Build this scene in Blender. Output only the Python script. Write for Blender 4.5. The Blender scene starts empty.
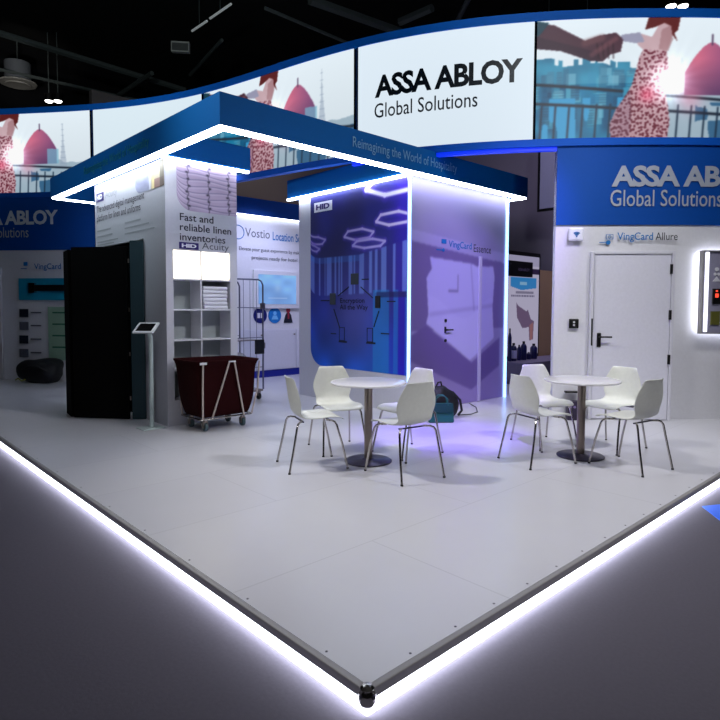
import bpy, bmesh, math, random
import numpy as np
from mathutils import Vector, Matrix
from math import pi, sin, cos, radians, atan
C = bpy.context.scene.collection
sc = bpy.context.scene

# ------------------------------------------------------------------ camera
FPX, PX0, PY0, PITCH, ROLL = 590.0, 360.0, 337.0, atan(31/590.0), 0.0035
AR = radians(46.85); EYE = 1.53; PZ = 0.10
CAM = np.array([-1.47, -1.523, EYE])
FW = np.array([cos(AR), sin(AR)]); RT = np.array([sin(AR), -cos(AR)])
cd = bpy.data.cameras.new('camera'); co = bpy.data.objects.new('camera', cd); C.objects.link(co)
cd.sensor_width = 36; cd.sensor_fit = 'HORIZONTAL'; cd.lens = FPX/720*36
cd.shift_y = -(360-PY0)/720.0; cd.clip_end = 200
fwd = Vector((FW[0]*cos(PITCH), FW[1]*cos(PITCH), -sin(PITCH)))
up0 = Vector((FW[0]*sin(PITCH), FW[1]*sin(PITCH), cos(PITCH)))
rt0 = Vector((RT[0], RT[1], 0))
rt = rt0*cos(ROLL) + up0*sin(ROLL)*1.0
up = up0*cos(ROLL) - rt0*sin(ROLL)*1.0
co.matrix_world = Matrix(((rt.x, up.x, -fwd.x, CAM[0]), (rt.y, up.y, -fwd.y, CAM[1]), (rt.z, up.z, -fwd.z, CAM[2]), (0, 0, 0, 1)))
sc.camera = co
sc.view_settings.view_transform = 'Standard'; sc.view_settings.look = 'None'
sc.view_settings.gamma = 1; sc.view_settings.use_curve_mapping = False
sc.view_settings.exposure = 0.0
# ------------------------------------------------------------------ world, lamps of the hall and added unseen fill lights
w = bpy.data.worlds.new('world'); sc.world = w; w.use_nodes = True
w.node_tree.nodes['Background'].inputs[0].default_value = (0.55, 0.6, 0.8, 1)
w.node_tree.nodes['Background'].inputs[1].default_value = 0.02
def spot(name, loc, target, energy, color, angle=60, blend=0.6, radius=0.2):
    l = bpy.data.lights.new(name, 'SPOT'); l.energy = energy; l.color = color
    l.spot_size = radians(angle); l.spot_blend = blend; l.shadow_soft_size = radius
    o = bpy.data.objects.new(name, l); C.objects.link(o); o.location = loc
    o.rotation_euler = (Vector(target)-Vector(loc)).to_track_quat('-Z', 'Y').to_euler()
    return o
spot('hall_and_fill_spot', (-0.6, 4.6, 6.6), (3.4, 1.2, 0), 1000, (1.0, 0.97, 0.93), 62, 0.9, 0.3)
spot('hall_and_fill_spot', (4.2, -2.6, 7.2), (2.8, 2.6, 0), 1050, (0.98, 0.97, 1.0), 70, 0.9, 0.35)
spot('hall_and_fill_spot', (2.6, -1.0, 7.0), (6.2, 1.4, 1.6), 620, (0.96, 0.97, 1.0), 50, 0.8, 0.3)
spot('hall_and_fill_spot', (-3.5, -3.0, 7.5), (-0.5, 0.0, 0), 420, (0.95, 0.93, 1.0), 95, 1.0, 0.4)
spot('stand_fill_spot', (5.0, 7.0, 3.6), (4.9, 8.36, 1.2), 150, (0.62, 0.66, 1.0), 110, 0.8, 0.1)  # unseen fill light, added to brighten the middle wall
spot('stand_fill_spot', (3.3, 7.2, 4.2), (3.8, 7.0, 0.1), 130, (0.7, 0.74, 1.0), 90, 0.8, 0.1)  # unseen fill light, added for the floor before the middle wall
spot('violet_fill_spot', (3.3, 1.3, 5.6), (3.7, 2.6, 0.1), 1900, (0.25, 0.12, 1.0), 25, 1.0, 0.1)  # added lamp without fixture, makes the purple glow on the deck
spot('violet_fill_spot', (3.2, 0.0, 5.4), (5.6, 3.7, 1.5), 900, (0.38, 0.22, 1.0), 30, 1.0, 0.1)  # added lamp without fixture, tints the bed print side violet
spot('hall_and_fill_spot', (0.5, -3.0, 7.5), (6.0, 2.2, 4.8), 700, (0.9, 0.95, 1.0), 40, 0.9, 0.3)  # added fill, lifts the blue trim above the right screens
spot('hall_and_fill_spot', (10.0, 2.5, 8.0), (11.0, 7.5, 2.0), 900, (0.8, 0.74, 1.0), 100, 0.8, 0.3)  # added fill for the neighbouring stand seen through the gap
spot('hall_and_fill_spot', (6.5, 10.0, 7.5), (6.5, 12.0, 3.5), 220, (1.0, 0.9, 0.8), 110, 0.9, 0.3)  # added fill for the brown partition behind the middle wall
spot('hall_and_fill_spot', (1.5, -2.6, 2.9), (5.8, 3.55, 3.5), 260, (0.8, 0.9, 1.0), 26, 0.9, 0.2)  # added floating fill, brightens the right end of the front fascia
spot('hall_and_fill_spot', (-4.0, 6.2, 4.6), (1.44, 7.0, 3.6), 420, (0.75, 0.92, 1.0), 56, 0.9, 0.2)  # added fill, brightens the left canopy fascia
def point(name, loc, energy, color, radius=0.3):
    l = bpy.data.lights.new(name, 'POINT'); l.energy = energy; l.color = color; l.shadow_soft_size = radius
    o = bpy.data.objects.new(name, l); C.objects.link(o); o.location = loc
spot('fill_uplight', (-1.0, 4.0, 6.0), (2.0, 12.0, 8.6), 420, (0.85, 1.0, 1.0), 90, 0.8, 0.2)  # added upward fill so the beams at upper left show
spot('fill_uplight', (1.0, 13.0, 5.8), (3.2, 18.0, 8.3), 260, (1.0, 0.96, 0.9), 24, 0.6, 0.2)  # added upward fill on the round ceiling unit
spot('fill_uplight', (1.5, 0.0, 6.0), (5.0, 5.0, 8.6), 160, (0.85, 1.0, 1.0), 90, 0.8, 0.2)  # added upward fill for the remaining ceiling beams

# ------------------------------------------------------------------ helpers
def lin(c):
    return tuple(((v/255.)/12.92 if v/255. <= 0.04045 else ((v/255.+0.055)/1.055)**2.4) for v in c)
MATS = {}
def mat(name, rgb, rough=0.5, metal=0.0, emit=None, strength=0.0, var=0.06, bump=0.0, scale=30, coat=0.0, trans=0.0, alpha=1.0, spec=0.5):
    if name in MATS: return MATS[name]
    m = bpy.data.materials.new(name); m.use_nodes = True; nt = m.node_tree; b = nt.nodes['Principled BSDF']
    c = lin(rgb); b.inputs['Roughness'].default_value = rough; b.inputs['Metallic'].default_value = metal
    b.inputs['Coat Weight'].default_value = coat; b.inputs['Transmission Weight'].default_value = trans
    b.inputs['Alpha'].default_value = alpha; b.inputs['Specular IOR Level'].default_value = spec
    tc = nt.nodes.new('ShaderNodeTexCoord'); nz = nt.nodes.new('ShaderNodeTexNoise'); nz.inputs['Scale'].default_value = scale
    nz.inputs['Detail'].default_value = 4
    nt.links.new(tc.outputs['Object'], nz.inputs['Vector'])
    mx = nt.nodes.new('ShaderNodeMix'); mx.data_type = 'RGBA'
    mx.inputs[6].default_value = tuple(v*(1-var) for v in c)+(1,); mx.inputs[7].default_value = tuple(min(1, v*(1+var)) for v in c)+(1,)
    nt.links.new(nz.outputs['Fac'], mx.inputs[0]); nt.links.new(mx.outputs[2], b.inputs['Base Color'])
    if bump:
        bp = nt.nodes.new('ShaderNodeBump'); bp.inputs['Strength'].default_value = bump; bp.inputs['Distance'].default_value = 0.01
        nt.links.new(nz.outputs['Fac'], bp.inputs['Height']); nt.links.new(bp.outputs[0], b.inputs['Normal'])
    if emit is not None:
        b.inputs['Emission Color'].default_value = tuple(emit)+(1,); b.inputs['Emission Strength'].default_value = strength
    MATS[name] = m; return m
def attr_mat(name, emit=0.0, rough=0.5, coat=0.0):
    m = bpy.data.materials.new(name); m.use_nodes = True; nt = m.node_tree; b = nt.nodes['Principled BSDF']
    a = nt.nodes.new('ShaderNodeVertexColor'); a.layer_name = 'print'
    b.inputs['Roughness'].default_value = rough; b.inputs['Coat Weight'].default_value = coat
    if emit:
        b.inputs['Base Color'].default_value = (0.01, 0.01, 0.01, 1)
        nt.links.new(a.outputs[0], b.inputs['Emission Color']); b.inputs['Emission Strength'].default_value = emit
    else: nt.links.new(a.outputs[0], b.inputs['Base Color'])
    return m

class MB:
    def __init__(s): s.bm = bmesh.new()
    def box(s, a, b, rz=0, about=None):
        vs = []
        for x in (a[0], b[0]):
            for y in (a[1], b[1]):
                for z in (a[2], b[2]): vs.append(s.bm.verts.new((x, y, z)))
        for f in ((0,1,3,2),(4,6,7,5),(0,4,5,1),(2,3,7,6),(0,2,6,4),(1,5,7,3)): s.bm.faces.new([vs[i] for i in f])
        if rz:
            p = Vector(about or ((a[0]+b[0])/2, (a[1]+b[1])/2, 0)); R = Matrix.Rotation(rz, 3, 'Z')
            for v in vs: v.co = R @ (v.co-p)+p
        return s
    def obox(s, p0, p1, th, z0, z1):   # upright slab between two plan points
        p0 = Vector(p0[:2]); p1 = Vector(p1[:2]); d = (p1-p0).normalized(); n = Vector((-d.y, d.x))*th/2
        pts = [p0-n, p1-n, p1+n, p0+n]
        lo = [s.bm.verts.new((p.x, p.y, z0)) for p in pts]; hi = [s.bm.verts.new((p.x, p.y, z1)) for p in pts]
        s.bm.faces.new(lo[::-1]); s.bm.faces.new(hi)
        for i in range(4): s.bm.faces.new([lo[i], lo[(i+1)%4], hi[(i+1)%4], hi[i]])
        return s
    def tube(s, pts, r, n=10, cap=True):
        pts = [Vector(p) for p in pts]; rs = r if isinstance(r, (list, tuple)) else [r]*len(pts); rings = []; ref = None
        for i, p in enumerate(pts):
            t = (pts[min(i+1, len(pts)-1)]-pts[max(i-1, 0)]).normalized()
            if ref is None: ref = Vector((0,0,1)) if abs(t.z) < .9 else Vector((1,0,0))
            u = (ref - t*ref.dot(t)).normalized(); v = t.cross(u); ref = u
            rings.append([s.bm.verts.new(p+(u*cos(2*pi*k/n)+v*sin(2*pi*k/n))*rs[i]) for k in range(n)])
        for a, b in zip(rings, rings[1:]):
            for k in range(n): s.bm.faces.new([a[k], a[(k+1)%n], b[(k+1)%n], b[k]])
        if cap: s.bm.faces.new(rings[0][::-1]); s.bm.faces.new(rings[-1])
        return s
    def lathe(s, prof, c=(0,0), n=40):
        rings = []
        for r, z in prof:
            rings.append([s.bm.verts.new((c[0]+max(r,1e-4)*cos(2*pi*k/n), c[1]+max(r,1e-4)*sin(2*pi*k/n), z)) for k in range(n)])
        for a, b in zip(rings, rings[1:]):
            for k in range(n): s.bm.faces.new([a[k], a[(k+1)%n], b[(k+1)%n], b[k]])
        s.bm.faces.new(rings[0][::-1]); s.bm.faces.new(rings[-1]); return s
    def grid(s, P):
        V = [[s.bm.verts.new(p) for p in row] for row in P]
        for i in range(len(V)-1):
            for j in range(len(V[0])-1): s.bm.faces.new([V[i][j], V[i][j+1], V[i+1][j+1], V[i+1][j]])
        return s
    def poly(s, pts, d):   # flat outline with thickness vector d
        a = [s.bm.verts.new(Vector(p)) for p in pts]; b = [s.bm.verts.new(Vector(p)+Vector(d)) for p in pts]; n = len(a)
        s.bm.faces.new(a); s.bm.faces.new(b[::-1])
        for i in range(n): s.bm.faces.new([a[i], b[i], b[(i+1)%n], a[(i+1)%n]])
        return s
    def build(s, name, m, parent=None, smooth=False, bevel=0.0, solid=0.0, sub=0, keep_normals=False):
        if not keep_normals: bmesh.ops.recalc_face_normals(s.bm, faces=s.bm.faces)
        me = bpy.data.meshes.new(name); s.bm.to_mesh(me); s.bm.free(); me.materials.append(m)
        if smooth:
            for p in me.polygons: p.use_smooth = True
        o = bpy.data.objects.new(name, me); C.objects.link(o)
        if parent: o.parent = parent; 
        if solid: md = o.modifiers.new('solid', 'SOLIDIFY'); md.thickness = solid; md.offset = 0
        if sub: md = o.modifiers.new('sub', 'SUBSURF'); md.levels = sub; md.render_levels = sub
        if bevel: md = o.modifiers.new('bevel', 'BEVEL'); md.width = bevel; md.segments = 2; md.limit_method = 'ANGLE'
        if smooth and (bevel or not sub):
            try: me.set_sharp_from_angle(angle=radians(40))
            except Exception: pass
        return o
def tag(o, label=None, cat=None, group=None, kind=None):
    if label: o['label'] = label
    if cat: o['category'] = cat
    if group: o['group'] = group
    if kind: o['kind'] = kind
    return o
def empty(name, loc=(0,0,0), rz=0, **k):
    o = bpy.data.objects.new(name, None); C.objects.link(o); o.location = loc; o.rotation_euler = (0,0,rz)
    o.empty_display_size = 0.1; tag(o, **k); return o
def copy_tree(o, parent=None):
    c = o.copy(); C.objects.link(c)
    if parent: c.parent = parent
    for ch in list(o.children): copy_tree(ch, c)
    return c

# rays of the surveyed picture -> points on the real planes the things stand on
def ray(px, py):
    x0 = (px-PX0)/FPX; y0 = (py-PY0)/FPX; x = x0+y0*ROLL; y = -(y0-x0*ROLL)
    f = cos(PITCH)+y*sin(PITCH); u = -sin(PITCH)+y*cos(PITCH)
    return np.array([*(FW*f+RT*x), u])
def atz(px, py, z): d = ray(px, py); return CAM+d*(z-EYE)/d[2]
def atx(px, py, x): d = ray(px, py); return CAM+d*(x-CAM[0])/d[0]
def aty(px, py, y): d = ray(px, py); return CAM+d*(y-CAM[1])/d[1]

# plan curve of the wave-shaped LED wall, its arc length and normals (towards the stand)
KP = [(-0.9,13.2),(-0.1,12.6),(0.6,12.05),(1.221,11.4),(1.718,10.8),(2.192,10.2),(2.614,9.6),(2.969,9.0),(3.253,8.4),(3.471,7.8),(3.634,7.2),(3.76,6.6),(3.869,6.0),(3.985,5.4),(4.13,4.8),(4.325,4.2),(4.591,3.6),(4.94,3.0),(5.38,2.4),(5.91,1.8),(6.522,1.2),(7.16,0.64),(7.8,0.1)]
def catmull(P, n=12):
    P = [np.array(p, float) for p in P]; P = [2*P[0]-P[1]]+P+[2*P[-1]-P[-2]]; out = []
    for i in range(1, len(P)-2):
        for t in np.linspace(0, 1, n, endpoint=False):
            a, b, c, d = P[i-1:i+3]
            out.append(.5*((2*b)+(-a+c)*t+(2*a-5*b+4*c-d)*t*t+(-a+3*b-3*c+d)*t**3))
    out.append(P[-2]); return np.array(out)
CV = catmull(KP); CL = np.r_[0, np.cumsum(np.hypot(*np.diff(CV, axis=0).T))]
TG = np.gradient(CV, CL, axis=0); TG /= np.hypot(TG[:,0], TG[:,1])[:,None]
UMAX = CL[-1]
def cpt(u, z, off=0.0):   # u may be an array
    x = np.interp(u, CL, CV[:,0]); y = np.interp(u, CL, CV[:,1]); tx = np.interp(u, CL, TG[:,0]); ty = np.interp(u, CL, TG[:,1])
    n = np.hypot(tx, ty); tx, ty = tx/n, ty/n
    return np.stack([x+ty*off, y-tx*off, z+0*x], -1)
    # normal towards viewer is (ty,-tx) for travel from far left to near right
def on_curve(px, py, off=0.0):
    d = ray(px, py); us = np.linspace(0, UMAX, 3000); P = cpt(us, 0*us, off)
    cr = (P[:,0]-CAM[0])*d[1]-(P[:,1]-CAM[1])*d[0]; k = int(np.argmin(np.abs(cr)))
    t = math.hypot(P[k,0]-CAM[0], P[k,1]-CAM[1])/math.hypot(d[0], d[1])
    return us[k], EYE+d[2]*t
# sign check: the viewer side is the side of the camera
_t = cpt(np.array([5.0]), np.array([0.]), 0.5)[0]-cpt(np.array([5.0]), np.array([0.]), 0.)[0]
SG = 1.0 if (_t[0]*(CAM[0]-CV[0][0]) + _t[1]*(CAM[1]-CV[0][1])) > 0 else -1.0
if (_t[0]*(-1)+_t[1]*(-1)) > 0: SG = 1.0
else: SG = -1.0
def curved(u0, u1, z0, z1, o0, o1, step=0.12):
    n = max(2, int((u1-u0)/step)+1); us = np.linspace(u0, u1, n); b = MB(); rows = []
    for (z, o) in ((z0,o0),(z1,o0),(z1,o1),(z0,o1),(z0,o0)):
        rows.append([tuple(p) for p in cpt(us, us*0+z, o*SG)])
    V = [[b.bm.verts.new(p) for p in r] for r in rows[:4]]
    for k in range(4):
        A, B = V[k], V[(k+1)%4]
        for j in range(n-1): b.bm.faces.new([A[j], A[j+1], B[j+1], B[j]])
    b.bm.faces.new([V[k][0] for k in range(4)]); b.bm.faces.new([V[k][-1] for k in range(4)][::-1])
    return b

def text_obj(name, body, mapper, W, H, m, parent, bold=0.0, depth=0.004, spacing=1.0, lines=1.0):
    """mapper(x, y, z) -> world points; letters fill a W x H box from the lower left corner"""
    cu = bpy.data.curves.new('t', 'FONT'); cu.body = body; cu.size = 1; cu.offset = bold; cu.extrude = 0.0
    cu.space_character = spacing; cu.space_line = lines; cu.resolution_u = 3
    o = bpy.data.objects.new('t', cu); C.objects.link(o); dg = bpy.context.evaluated_depsgraph_get(); dg.update()
    me = bpy.data.meshes.new_from_object(o.evaluated_get(dg)); bpy.data.objects.remove(o); bpy.data.curves.remove(cu)
    n = len(me.vertices); a = np.empty(n*3); me.vertices.foreach_get('co', a); a = a.reshape(-1, 3)
    mn = a.min(0); mx = a.max(0)
    X = (a[:,0]-mn[0])/(mx[0]-mn[0])*W; Y = (a[:,1]-mn[1])/(mx[1]-mn[1])*H
    P = mapper(X, Y); me.vertices.foreach_set('co', P.reshape(-1)); me.update(); me.name = name
    me.materials.clear(); me.materials.append(m)
    ob = bpy.data.objects.new(name, me); C.objects.link(ob)
    if parent: ob.parent = parent
    return ob
def mp_y(x0, z0, y, off=0.006): return lambda X, Y: np.stack([x0+X, 0*X+y-off, z0+Y], -1)
def mp_x(y0, z0, x, off=0.006): return lambda X, Y: np.stack([0*X+x-off, y0-X, z0+Y], -1)
def mp_c(u0, z0, off): return lambda X, Y: cpt(u0+X, z0+Y, off*SG)

def picture(name, fn, mapper, W, H, nx, ny, m, parent):
    u = np.linspace(0, 1, nx); v = np.linspace(0, 1, ny); U, V = np.meshgrid(u, v)
    img = np.clip(fn(U, V), 0, 255)/255.
    img = np.where(img <= .04045, img/12.92, ((img+.055)/1.055)**2.4)
    P = mapper((U*W).ravel(), (V*H).ravel()); me = bpy.data.meshes.new(name)
    me.vertices.add(nx*ny); me.vertices.foreach_set('co', P.reshape(-1).astype(np.float32))
    i = np.arange(nx*ny).reshape(ny, nx); q = np.stack([i[:-1,:-1], i[:-1,1:], i[1:,1:], i[1:,:-1]], -1).reshape(-1)
    nf = len(q)//4; me.loops.add(len(q)); me.loops.foreach_set('vertex_index', q.astype(np.int32))
    me.polygons.add(nf); me.polygons.foreach_set('loop_start', np.arange(0, len(q), 4, dtype=np.int32))
    me.polygons.foreach_set('loop_total', np.full(nf, 4, dtype=np.int32))
    me.update(calc_edges=True)
    at = me.color_attributes.new('print', 'FLOAT_COLOR', 'POINT')
    col = np.concatenate([img, np.ones(img.shape[:2]+(1,))], -1).reshape(-1).astype(np.float32); at.data.foreach_set('color', col)
    me.materials.append(m); o = bpy.data.objects.new(name, me); C.objects.link(o)
    if parent: o.parent = parent
    return o

# raster helpers for what the screens show and what the printed panels carry
def inside(U, V, poly):
    r = np.zeros(U.shape, bool); n = len(poly)
    for i in range(n):
        (x0, y0), (x1, y1) = poly[i], poly[(i+1)%n]
        if y0 == y1: continue
        c = ((y0 > V) != (y1 > V)) & (U < (x1-x0)*(V-y0)/(y1-y0)+x0); r ^= c
    return r
def over(img, m, col):
    m = np.asarray(m, float)[..., None]; return img*(1-m)+np.array(col, float)*m
def seg(U, V, a, b, w):
    a = np.array(a, float); b = np.array(b, float); d = b-a; t = np.clip(((U-a[0])*d[0]+(V-a[1])*d[1])/(d@d), 0, 1)
    return np.clip(1.5-np.hypot(U-a[0]-t*d[0], V-a[1]-t*d[1])/w, 0, 1)
def noise(U, V, s, seed=0):
    rng = np.random.RandomState(seed); g = rng.rand(64, 64); x = (U*s) % 63; y = (V*s) % 63
    i = x.astype(int); j = y.astype(int); fx = x-i; fy = y-j; fx = fx*fx*(3-2*fx); fy = fy*fy*(3-2*fy)
    return (g[j, i]*(1-fx)+g[j, i+1]*fx)*(1-fy)+(g[j+1, i]*(1-fx)+g[j+1, i+1]*fx)*fy
def blur(i, n):
    for _ in range(n):
        j = np.pad(i, ((1,1),(1,1),(0,0)), 'edge'); i = (i*2+j[:-2,1:-1]+j[2:,1:-1]+j[1:-1,:-2]+j[1:-1,2:])/6
    return i
def cells(U, V, s, seed=0):
    rng = np.random.RandomState(seed); g = rng.rand(80, 80, 2); x = (U*s) % 78; y = (V*s) % 78; i = x.astype(int); j = y.astype(int)
    d = np.full(U.shape, 9.)
    for a in (-1, 0, 1):
        for b in (-1, 0, 1):
            q = g[(j+b) % 80, (i+a) % 80]; d = np.minimum(d, np.hypot(i+a+q[..., 0]-x, j+b+q[..., 1]-y))
    return d

# ------------------------------------------------------------------ materials
M_white = mat('white_laminate', (222,222,228), 0.45)
M_blue = mat('booth_blue', (2,72,160), 0.6, spec=0.2)
M_canopy = mat('canopy_blue', (0,92,166), 0.65, spec=0.15)
M_black = mat('black_plastic', (14,14,16), 0.4)
M_matblack = mat('matt_black', (3,3,4), 0.9, spec=0.1)
M_teal = mat('dark_teal_panel', (22,52,60), 0.6)
M_chrome = mat('chrome', (190,185,180), 0.22, 1.0)
M_steel = mat('brushed_steel', (150,138,132), 0.32, 1.0, scale=80)
M_dsteel = mat('dark_steel', (70,66,82), 0.35, 0.9)
M_alu = mat('anodised_aluminium', (158,156,156), 0.5, 0.25)
M_chair = mat('chair_white_plastic', (226,228,220), 0.38, coat=0.2)
M_led = mat('cool_white_led', (255,255,255), 0.5, emit=(0.80,0.88,1.0), strength=15.0)
M_ledfloor = mat('platform_edge_led', (255,255,255), 0.5, emit=(0.85,0.88,1.0), strength=20.0)
M_ledblue = mat('vertical_blue_led', (200,220,255), 0.5, emit=(0.22,0.45,1.0), strength=3.0)
M_ledroyal = mat('royal_blue_led', (0,20,200), 0.5, emit=(0.0,0.03,0.65), strength=1.0)
M_grey = mat('sign_grey', (165,172,186), 0.5)
M_ink = mat('ink_navy', (12,24,44), 0.6)
M_inkblue = mat('ink_blue', (10,110,180), 0.6)
M_inkgrey = mat('ink_grey', (90,92,104), 0.6)
M_truss = mat('truss_grey', (90,98,98), .6)
M_purple = mat('logo_purple', (40,18,110), 0.5)

# ------------------------------------------------------------------ the hall
b = MB(); b.box((-14,-14,-0.3), (24,30,0)); fl = b.build('floor', mat('dark_grey_carpet', (88,85,95), 0.95, var=0.10, bump=0.08, scale=55, spec=0.1)); tag(fl, kind='structure')
M_ceil = mat('black_ceiling', (9,9,10), 0.9)
b = MB(); b.box((-14,-14,9.6), (24,30,9.9)); tag(b.build('ceiling', M_ceil), kind='structure')
M_hall = mat('hall_wall_dark', (24,24,27), 0.9, spec=.1)
b = MB(); b.box((-14,19.5,0), (24,19.8,9.6)); tag(b.build('wall_back', M_hall), kind='structure')
b = MB(); b.box((14.5,-14,0), (14.8,19.5,9.6)); tag(b.build('wall_right', M_hall), kind='structure')
b = MB(); b.box((-14.3,-14,0), (-14,19.5,9.6)); tag(b.build('wall_left', M_hall), kind='structure')
b = MB(); b.box((-14,-14.3,0), (14.5,-14,9.6)); tag(b.build('wall_front', M_hall), kind='structure')

# ------------------------------------------------------------------ platform
plat = empty('booth_platform', (0,0,0), label='low white exhibition platform with a glowing edge, carrying the whole stand', cat='platform')
def deck_mat():
    m = mat('white_deck_vinyl', (206,206,212), 0.28, var=0.03, scale=3); nt = m.node_tree; bs = nt.nodes['Principled BSDF']
    tc = nt.nodes.new('ShaderNodeTexCoord'); br = nt.nodes.new('ShaderNodeTexBrick'); br.inputs['Scale'].default_value = 1.0
    br.inputs['Mortar Size'].default_value = 0.004; br.inputs['Brick Width'].default_value = 2.0; br.inputs['Row Height'].default_value = 1.0
    br.inputs['Mortar Smooth'].default_value = 0.3; br.offset = 0.5
    br.inputs['Color1'].default_value = (1,1,1,1); br.inputs['Color2'].default_value = (0.965,0.965,0.975,1); br.inputs['Mortar'].default_value = (0.80,0.80,0.80,1)
    nt.links.new(tc.outputs['Object'], br.inputs['Vector'])
    mm = nt.nodes.new('ShaderNodeMix'); mm.data_type = 'RGBA'; mm.blend_type = 'MULTIPLY'; mm.inputs[0].default_value = 1
    src = bs.inputs['Base Color'].links[0].from_socket
    nt.links.new(src, mm.inputs[6]); nt.links.new(br.outputs[0], mm.inputs[7]); nt.links.new(mm.outputs[2], bs.inputs['Base Color'])
    return m
b = MB(); b.poly([(0.03,0.03,PZ), (7.95,0.03,PZ), (7.95,13.4,PZ), (0.03,13.4,PZ)], (0,0,-0.04)); b.build('deck', deck_mat(), plat)
b = MB(); b.poly([(0.09,0.09,0.0), (7.9,0.09,0.0), (7.9,13.3,0.0), (0.09,13.3,0.0)], (0,0,0.06)); b.build('plinth', M_white, plat)
b = MB(); b.box((0,0,0.056), (7.95,0.032,PZ)); b.build('edge_profile', M_alu, plat, bevel=0.006)
b = MB(); b.box((0,0.032,0.056), (0.032,13.4,PZ)); b.build('edge_profile', M_alu, plat, bevel=0.006)
b = MB(); b.box((0.004,0.004,0.004), (7.9,0.03,0.055)); b.build('led_strip', M_ledfloor, plat)
b = MB(); b.box((0.004,0.03,0.004), (0.03,13.3,0.055)); b.build('led_strip', M_ledfloor, plat)
b = MB()
for k in range(26):
    for p in ((0.3+k*0.3, 0.055), (0.055, 0.3+k*0.3)):
        if k % 2 == 0 or p[1] < .1: b.tube([(p[0],p[1],PZ), (p[0],p[1],PZ+0.001)], 0.006, 8)
sc_o = b.build('deck_screw', M_dsteel, plat); sc_o['kind'] = 'stuff'
cc = MB(); cc.lathe([(0.026,0.04),(0.034,0.052),(0.034,0.085),(0.026,0.098),(0.029,0.106),(0.018,0.116),(0.004,0.119)], (0.012,0.012), 8); cap = tag(cc.build('corner_fitting', M_chrome), 'small shiny metal fitting on the front corner of the platform', 'corner fitting')
b = MB(); b.tube([(-0.02,0.012,0.085),(-0.026,0.012,0.085)], 0.008, 8); b.build('bolt', M_dsteel, cap); b = MB(); b.tube([(0.012,-0.02,0.085),(0.012,-0.026,0.085)], 0.008, 8); b.build('bolt', M_dsteel, cap)

b = MB(); b.poly([tuple(atz(702,507,0.0))[:2]+(0.002,), (3.72,-0.19,0.002), tuple(atz(720,521,0.0))[:2]+(0.002,)], (0,0,0.004))
tag(b.build('floor_marking', mat('bright_blue_vinyl', (0,90,220), 0.6)), 'bright blue floor marking on the dark carpet right of the platform', 'floor marking')

# ------------------------------------------------------------------ LED wave wall
ZB, ZTP = 3.63, 5.08
b = curved(0.2, UMAX, ZB-0.02, ZTP+0.03, -0.14, -0.02); tag(b.build('wall_screen', mat('screen_carrier_blue', (0,50,110), 0.6)), kind='structure')
b = curved(0.2, UMAX, ZTP+0.0, ZTP+0.105, -0.15, 0.03); tag(b.build('trim_1', mat('trim_blue', (0,110,220), 0.6, spec=0.2), smooth=False), kind='structure')
b = curved(0.2, UMAX, 3.54, ZB, -0.08, 0.03); tr2 = tag(b.build('trim_2', mat('trim_blue_low', (0,84,190), 0.6, spec=0.2)), kind='structure')
u_a, _ = on_curve(352, 150); u_b, _ = on_curve(557, 150)
b = curved(u_a, u_b, 3.49, 3.54, -0.06, 0.0); b.build('led_strip', M_ledroyal, tr2)

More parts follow.
